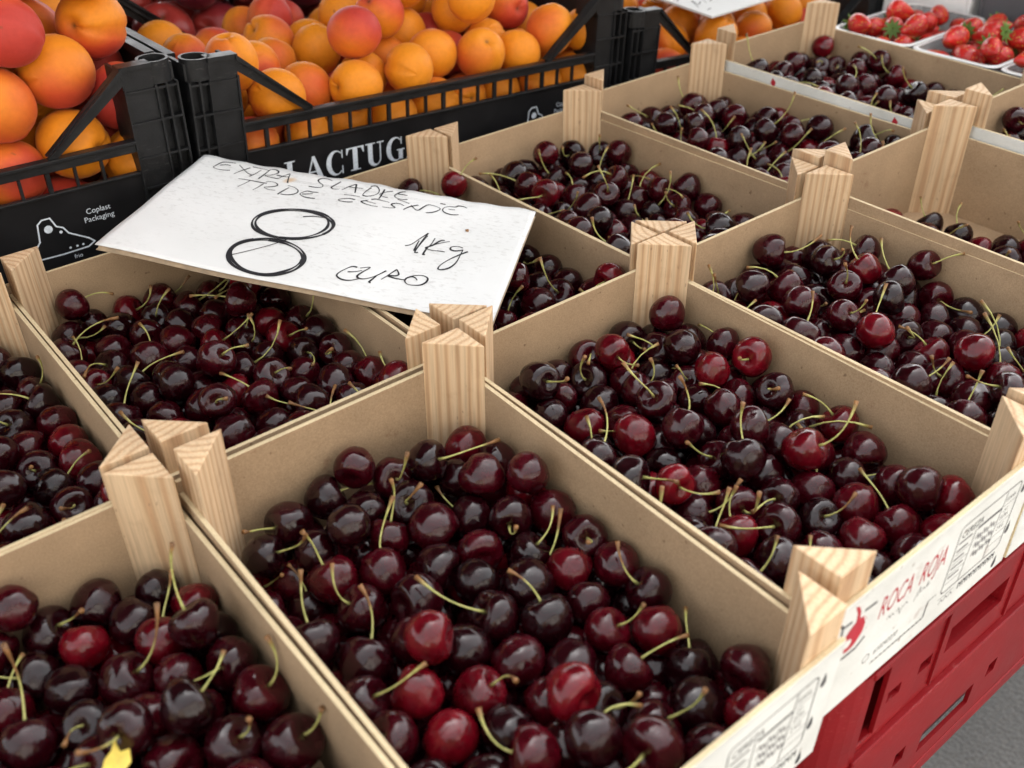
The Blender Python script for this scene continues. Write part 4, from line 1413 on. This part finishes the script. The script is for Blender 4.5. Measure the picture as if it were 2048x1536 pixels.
CH_WHERE = {
    (-1, 1): "in the crate with the yellow leaf scrap", (0, 0): "in the crate under the sign's left half",
    (0, 1): "in the crate whose front print shows a table", (1, 0): "in the crate under the sign's right half",
    (1, 1): "in the crate with red front lettering", (2, 0): "in the crate by the black crate's crest",
    (2, 1): "in the brim-full crate beside the half empty one", (3, 0): "below the white board with red marks",
    (3, 1): "on the floor of the half empty crate", (4, 0): "in the crate next to the strawberry punnets",
    (4, 1): "in the crate beyond the half empty one", (-1, 0): "between the leaf scrap crate and black crate"}
score = np.where((expo >= 0.25) & inside, size * (0.4 + expo), 0)
order = np.argsort(-score)
single = [i for i in order[:298] if score[i] > 0]
single_set = set(single)
for i in single:
    o = bpy.data.objects.new("cherry", cher_me[rng.randrange(NV)])
    COL.objects.link(o)
    o.location = P_all[i]
    o.rotation_mode = 'QUATERNION'
    o.rotation_quaternion = quat[i]
    s = R_all[i] * 1000 / RC
    o.scale = (s, s, s)
    ti = rng.random()
    o["tint"] = ti
    tone = "almost black" if ti < 0.3 else ("dark maroon" if ti < 0.72 else ("deep red" if ti < 0.9 else "bright red"))
    tag(o, "%s cherry %s, %s" % (tone, "with its stem" if stem_id[i] >= 0 else "without a stem", CH_WHERE[K_all[i]]), "cherry", "%s cherries %s %s" % (tone, "with stems" if stem_id[i] >= 0 else "without stems", CH_WHERE[K_all[i]]))
    if stem_id[i] >= 0:
        st = bpy.data.objects.new("stem", stem_me[stem_id[i]])
        COL.objects.link(st)
        st.parent = o

# all the other cherries: one mass
def mass(name, items, mats, label, cat):
    """items: list of (verts Nx3 m, faces, matidx, tint, tip) -> one mesh"""
    V_, F_, MI, TI, TP = [], [], [], [], []
    o = 0
    for vs, fs, mi, ti, tp in items:
        V_.append(vs)
        F_ += [tuple(a + o for a in f) for f in fs]
        MI += [mi] * len(fs)
        TI += [ti] * len(vs)
        TP += list(tp) if tp is not None else [0.0] * len(vs)
        o += len(vs)
    V_ = np.vstack(V_)
    me = bpy.data.meshes.new(name)
    me.from_pydata(V_.tolist(), [], F_)
    for m in mats:
        me.materials.append(m)
    me.polygons.foreach_set("material_index", MI)
    me.polygons.foreach_set("use_smooth", [True] * len(F_))
    at = me.attributes.new("tint", 'FLOAT', 'POINT'); at.data.foreach_set("value", TI)
    at = me.attributes.new("tip", 'FLOAT', 'POINT'); at.data.foreach_set("value", TP)
    me.update()
    ob = link(name, me)
    kind(ob, "stuff")
    tag(ob, label, cat)
    return ob
items = []
low_np = [(np.array(v) * 0.001, f) for v, f, _ in low]
for i in range(NC):
    if i in single_set:
        continue
    v, f = low_np[i % NV]
    Rm = np.array(quat[i].to_matrix())
    s = R_all[i] * 1000 / RC
    items.append(((v * s) @ Rm.T + P_all[i], f, 0, rng.random(), None))
    if stem_id[i] >= 0:
        sv, sf, sp = stem_low[stem_id[i]]
        items.append(((np.array(sv) * 0.001 * s) @ Rm.T + P_all[i], sf, 1, 0.5, sp))
mass("cherries", items, [M['cherry_mass'], M['stem']], "mass of dark cherries filling the crates around and below the nearer ones", "cherries")

# loose scrap of leaf on the nearest heap
def leaf_scrap():
    k = [i for i in range(NC) if K_all[i] == (-1, 1)]
    tgt = np.array(W(-86, 441, 0))[:2]
    d = [np.linalg.norm(P_all[i][:2] - tgt) + (0 if expo[i] > 0.8 else 1) for i in k]
    j = k[int(np.argmin(d))]
    b = MB()
    prof = [(0, 0.8), (4, 3.0), (9, 5.2), (13, 4.4), (18, 5.6), (23, 4.0), (28, 3.4), (34, 0.8)]
    vs = []
    for x, w in prof:
        for s in (-1, 0, 1):
            vs.append((x, s * w + 0.8 * math.sin(x), 3.6 * abs(s) + 3.0 * math.sin(x * 0.14) + 0.9 * math.sin(x * 0.9 + s)))
    b.add(vs, [(i * 3 + q, i * 3 + q + 1, i * 3 + q + 4, i * 3 + q + 3) for i in range(len(prof) - 1) for q in (0, 1)], 0, True)
    o = link("leaf", b.mesh("leaf", M['leaf_yellow']))
    so = o.modifiers.new("thickness", 'SOLIDIFY')
    so.thickness = 0.0003
    o.location = Vector(P_all[j]) + Vector((-0.006, -0.010, R_all[j] - 0.0012))
    o.rotation_euler = (rad(20), rad(-8), rad(52))
    tag(o, "small torn yellow leaf lying on the dark cherries", "leaf")
leaf_scrap()

# ------------------------------------------------------------------ apricots and nectarines
def fruit_mesh(name, var, R0, m, nu=32, nv=22, el=1.0):
    g = random.Random(500 + var)
    e2 = el * g.uniform(0.95, 1.06)
    flat = g.uniform(0.93, 1.0)
    lump = [(Vector((g.gauss(0, 1), g.gauss(0, 1), g.gauss(0, 1))).normalized(), g.uniform(-0.03, 0.04), g.uniform(0.4, 0.8)) for _ in range(4)]
    def shape(th, ph):
        d = Vector((math.sin(th) * math.cos(ph), math.sin(th) * math.sin(ph), math.cos(th)))
        r = 1.0 - 0.22 * math.exp(-(th / 0.28) ** 2) - 0.03 * math.exp(-((math.pi - th) / 0.25) ** 2)
        w = ((ph + math.pi) % (2 * math.pi) - math.pi)
        r -= 0.085 * math.exp(-(w / 0.12) ** 2) * max(0.0, math.cos(th * 0.5)) ** 0.7 * (1 if th > 0.05 else 0)
        r += 0.02 * math.exp(-((abs(w) - 0.4) / 0.25) ** 2)
        for ax, dep, wid in lump:
            r -= dep * math.exp(-(math.acos(max(-1, min(1, d.dot(ax)))) / wid) ** 2)
        return (R0 * d.y * r, R0 * d.x * r * flat, R0 * d.z * r * e2)
    vs, fs, tip = ball(nu, nv, shape, lambda th: max(0.0, 1.0 - th / 0.17))
    b = MB()
    b.add(vs, fs, 0, True, tip)
    return b.mesh(name, m, merge=False)

RA = 25.0
apr_me = [fruit_mesh("apricot", v, RA, M['apricot'], el=1.07) for v in range(8)]
blu_me = [fruit_mesh("apricot", 40 + v, RA, M['apricot_blush'], el=1.05) for v in range(5)]
nec_me = [fruit_mesh("nectarine", 20 + v, RA, M['nectarine'], el=0.96) for v in range(4)]
AP = {'a': (205, 25.5, 29.5, 'apricot', 61), 'b': (172, 23.5, 27.2, 'apricot', 62), 'c': (146, 23.5, 27.5, 'apricot', 63),
      'd': (90, 32.0, 37.0, 'nectarine', 64), 'e': (88, 32.0, 37.0, 'nectarine', 65)}
AP['a'] = (172, 26.0, 30.5, 'apricot', 61)
FL = {'a': "large orange and blush apricot heaped in the crate with the crest panel", 'b': "orange apricot heaped in the white lettered black crate",
      'c': "orange apricot around the small white price card", 'd': "dark red nectarine behind the large blush apricots", 'e': "dark purple red nectarine behind the lettered apricot crate"}
TOP = {'a': [(420, 70, 31), (375, 120, 30), (350, 50, 31), (460, 130, 30), (480, 60, 29), (300, 90, 31), (400, 190, 30), (440, 230, 31)],
       'b': [(300, 120, 25), (345, 60, 25), (400, 150, 25), (250, 90, 25), (360, 120, 24), (440, 90, 25), (200, 60, 25), (310, 190, 25), (420, 210, 25)]}
rest = {'apricot': [], 'nectarine': [], 'blush': []}
for k, (n, r0, r1, what, seed) in AP.items():
    p, r = pack(n, r0, r1, 6, BL - 6, 8, BD - 8, 6, 0, seed, 230)
    for ex_, ey_, rr in TOP.get(k, ()):                  # the ones set on top of the heap
        dd = np.hypot(p[:, 0] - ex_, p[:, 1] - ey_)
        m = dd < (r + rr)
        zt = (p[m, 2] + np.sqrt(np.maximum((r[m] + rr) ** 2 - dd[m] ** 2, 0))).max()
        p = np.vstack([p, [ex_, ey_, zt]])
        r = np.append(r, rr)
    mw = np.array(BC[k].matrix_world)
    pw = (mw[:3, :3] @ p.T * 0.001).T + mw[:3, 3]
    rw = r * 0.001
    ex_, sz_, ins_ = exposure_of(pw, rw)
    for i in range(len(pw)):
        q = Quaternion((rng.gauss(0, 1), rng.gauss(0, 1), rng.gauss(0, 1), rng.gauss(0, 1))).normalized()
        blush = what == 'apricot' and rng.random() < {'a': 0.6, 'b': 0.26, 'c': 0.3}[k]
        ms = blu_me if blush else (apr_me if what == 'apricot' else nec_me)
        me = ms[i % len(ms)]
        s = r[i] / RA
        o = bpy.data.objects.new(what, me)
        if ex_[i] > 0.1 or p[i, 2] > p[:, 2].max() - 45:
            COL.objects.link(o)
            o.location = pw[i]
            o.rotation_mode = 'QUATERNION'
            o.rotation_quaternion = q
            o.scale = (s, s, s)
            gname = {'a': "crest panel crate", 'b': "lettered crate", 'c': "price card crate", 'd': "crate behind the blush fruit", 'e': "crate behind the lettered one"}[k]
            if what == 'apricot':
                big = r[i] > (r0 + r1) / 2
                tone = ("large " if big else "smaller ") + ("red blushed" if blush else "plain orange")
                tag(o, "%s apricot in the %s" % (tone, {'a': "black crate with crest panel", 'b': "black crate with white serif lettering", 'c': "black crate under the small price card"}[k]), what, "%s apricots in the %s" % (tone, gname))
            else:
                tag(o, FL[k], what, "nectarines in the " + gname)
        else:
            bpy.data.objects.remove(o)
            vv = np.array([v.co[:] for v in me.vertices]) * s
            rest['blush' if blush else what].append((vv @ np.array(q.to_matrix()).T + pw[i], [tuple(f.vertices) for f in me.polygons], 0, 0.5, None))
mass("apricots", rest['apricot'] + [(a, b_, 1, d, e) for a, b_, c, d, e in rest['blush']], [M['apricot'], M['apricot_blush']], "apricots buried low in the black crates", "apricots")
if rest['nectarine']:
    mass("nectarines", rest['nectarine'], [M['nectarine']], "nectarines buried low in the black crates", "nectarines")

# ------------------------------------------------------------------ strawberries in clear punnets
def straw_mesh(var):
    g = random.Random(800 + var)
    ph0 = g.uniform(0, 6)
    wide = g.uniform(0.9, 1.1)
    def shape(th, ph):
        t = th / math.pi
        z = 17 - 40 * t ** 1.05 if True else 0
        w = 17.0 * (math.sin(math.pi * min(1, t * 1.0)) ** 0.55) * (1.06 - 0.62 * t)
        w *= wide * (1 + 0.06 * math.sin(2 * ph + ph0) + 0.03 * math.sin(3 * ph))
        return (w * math.cos(ph), w * math.sin(ph), z)
    vs, fs, _ = ball(26, 18, shape)
    b = MB()
    b.add(vs, fs, 0, True)
    return b.mesh("strawberry", M['strawberry'], merge=False)
def calyx_mesh():
    b = MB()
    for k in range(9):
        a = 2 * math.pi * k / 9
        c, s = math.cos(a), math.sin(a)
        pr_ = [(1.5, 2.2, 17.6), (6, 2.8, 18.6), (11, 1.8, 17.4), (15, 0.2, 19.5)]
        vs = []
        for rr, w, z in pr_:
            vs += [(rr * c - w * s, rr * s + w * c, z + 0.3 * k % 1), (rr * c + w * s, rr * s - w * c, z + 0.3 * k % 1)]
        b.add(vs, [(0, 1, 3, 2), (2, 3, 5, 4), (4, 5, 7, 6)], 0, True)
    b.tube([(0, 0, 16), (0.5, 0, 21), (2, 1, 25)], [1.6, 1.0, 1.0], 6)
    return b.mesh("calyx", M['green_leaf'], merge=False)
st_me = [straw_mesh(v) for v in range(4)]
cal_me = calyx_mesh()
for pk, (v0, v1) in enumerate(((14, 124), (128, 236), (240, 348))):
    u0, u1 = 1012, 1196
    root = link("punnet", None)
    root.location = W((u0 + u1) / 2, (v0 + v1) / 2, -119.5)
    lx, ly, hz = (u1 - u0) / 2, (v1 - v0) / 2, 96.0
    tag(root, ["clear plastic punnet of strawberries beside the lone apricot crate corner", "clear plastic punnet of strawberries between two other punnets", "clear plastic punnet of strawberries at the cherry crates' outer corner"][pk], "punnet", "clear punnets of strawberries")
    b = MB()
    vs, fs = [], []
    rings = [(0.86, 0), (0.86, 1.0), (1.0, hz)]
    def loop(f, z, inset=0.0):
        pts = []
        X_, Y_ = lx * (f if z < hz else 1) - inset, ly * (f if z < hz else 1) - inset
        rr = 14
        for cx, cy, a0 in ((X_ - rr, Y_ - rr, 0), (-X_ + rr, Y_ - rr, 90), (-X_ + rr, -Y_ + rr, 180), (X_ - rr, -Y_ + rr, 270)):
            for t in range(5):
                a = rad(a0 + 22.5 * t)
                pts.append((cx + rr * math.cos(a), cy + rr * math.sin(a), z))
        return pts
    L1, L2 = loop(0.86, 0, 3), loop(1.0, hz, 3)
    m_ = len(L1)
    b.add(L1 + L2, [tuple(range(m_))] + [(i, (i + 1) % m_, m_ + (i + 1) % m_, m_ + i) for i in range(m_)], 0, True)
    tray = link("tray", b.mesh("tray", M['clear']), root)
    so = tray.modifiers.new("thickness", 'SOLIDIFY')
    so.thickness = 0.0006
    b = MB()
    A, B_ = loop(1.0, hz, 3.2), loop(1.0, hz, -1.0)
    A2, B2 = [(x, y, z + 1.6) for x, y, z in A], [(x, y, z + 0.6) for x, y, z in B_]
    fs = []
    for i in range(m_):
        j2 = (i + 1) % m_
        fs += [(i, j2, 2 * m_ + j2, 2 * m_ + i), (2 * m_ + i, 2 * m_ + j2, 3 * m_ + j2, 3 * m_ + i), (3 * m_ + i, 3 * m_ + j2, m_ + j2, m_ + i), (m_ + i, m_ + j2, j2, i)]
    b.add(A + B_ + A2 + B2, fs, 0, True)
    link("rim", b.mesh("rim", M['white_plastic']), root)
    p, r = pack(52, 15.0, 19.0, -lx * 0.9, lx * 0.9, -ly * 0.9, ly * 0.9, 3, 0, 90 + pk, 200)
    cw = np.array(root.location)
    for i in range(len(p)):
        o = bpy.data.objects.new("strawberry", st_me[i % 4])
        COL.objects.link(o)
        o.location = Vector(cw + p[i] * 0.001)
        az, up = rng.uniform(0, 6.283), rng.uniform(-0.6, 0.5)
        s = math.sqrt(1 - up * up)
        o.rotation_mode = 'QUATERNION'
        o.rotation_quaternion = rot_to((s * math.cos(az), s * math.sin(az), up), rng.uniform(0, 6.28))
        sc = r[i] / 18.5
        o.scale = (sc, sc, sc)
        tag(o, ["red strawberry in the punnet beside the dark rails", "red strawberry in the middle clear punnet", "red strawberry in the punnet at the cherry crates' outer corner"][pk], "strawberry", "strawberries in punnet %s" % ("by the rails", "in the middle", "at the corner")[pk])
        if i % 5 > 1:
            continue
        c = bpy.data.objects.new("calyx", cal_me)
        COL.objects.link(c)
        c.parent = o

# ------------------------------------------------------------------ boxes beyond the strawberries
def bin_box(name, u0, u1, v0, v1, z1, m, label, cat, wall=6.0):
    root = link(name, None)
    root.location = W((u0 + u1) / 2, (v0 + v1) / 2, -120)
    tag(root, label, cat)
    x, y, h = (u1 - u0) / 2, (v1 - v0) / 2, z1 + 120
    for nm, bb in (("wall", (-x, x, -y, -y + wall, 0.3, h)), ("wall", (-x, x, y - wall, y, 0.3, h)), ("wall", (-x, -x + wall, -y + wall, y - wall, 0.3, h)), ("wall", (x - wall, x, -y + wall, y - wall, 0.3, h)), ("base", (-x + wall, x - wall, -y + wall, y - wall, 0.3, 5))):
        b = MB()
        b.box(*bb)
        bevel(link(nm, b.mesh(nm, m), root), 1.5)
    b = MB()
    for bb in ((-x - 5, x + 5, -y - 5, -y, h - 12, h + 2), (-x - 5, x + 5, y, y + 5, h - 12, h + 2), (-x - 5, -x, -y, y, h - 12, h + 2), (x, x + 5, -y, y, h - 12, h + 2)):
        b.box(*bb)
    link("rim", b.mesh("rim", m), root)
bin_box("grey_box", 1212, 1440, 100, 420, 90, M['grey_plastic'], "dark grey plastic box standing behind the strawberry punnets", "box")
bin_box("white_box", 1212, 1440, -40, 88, 40, M['white_plastic'], "white plastic box standing behind the strawberry punnets", "box")
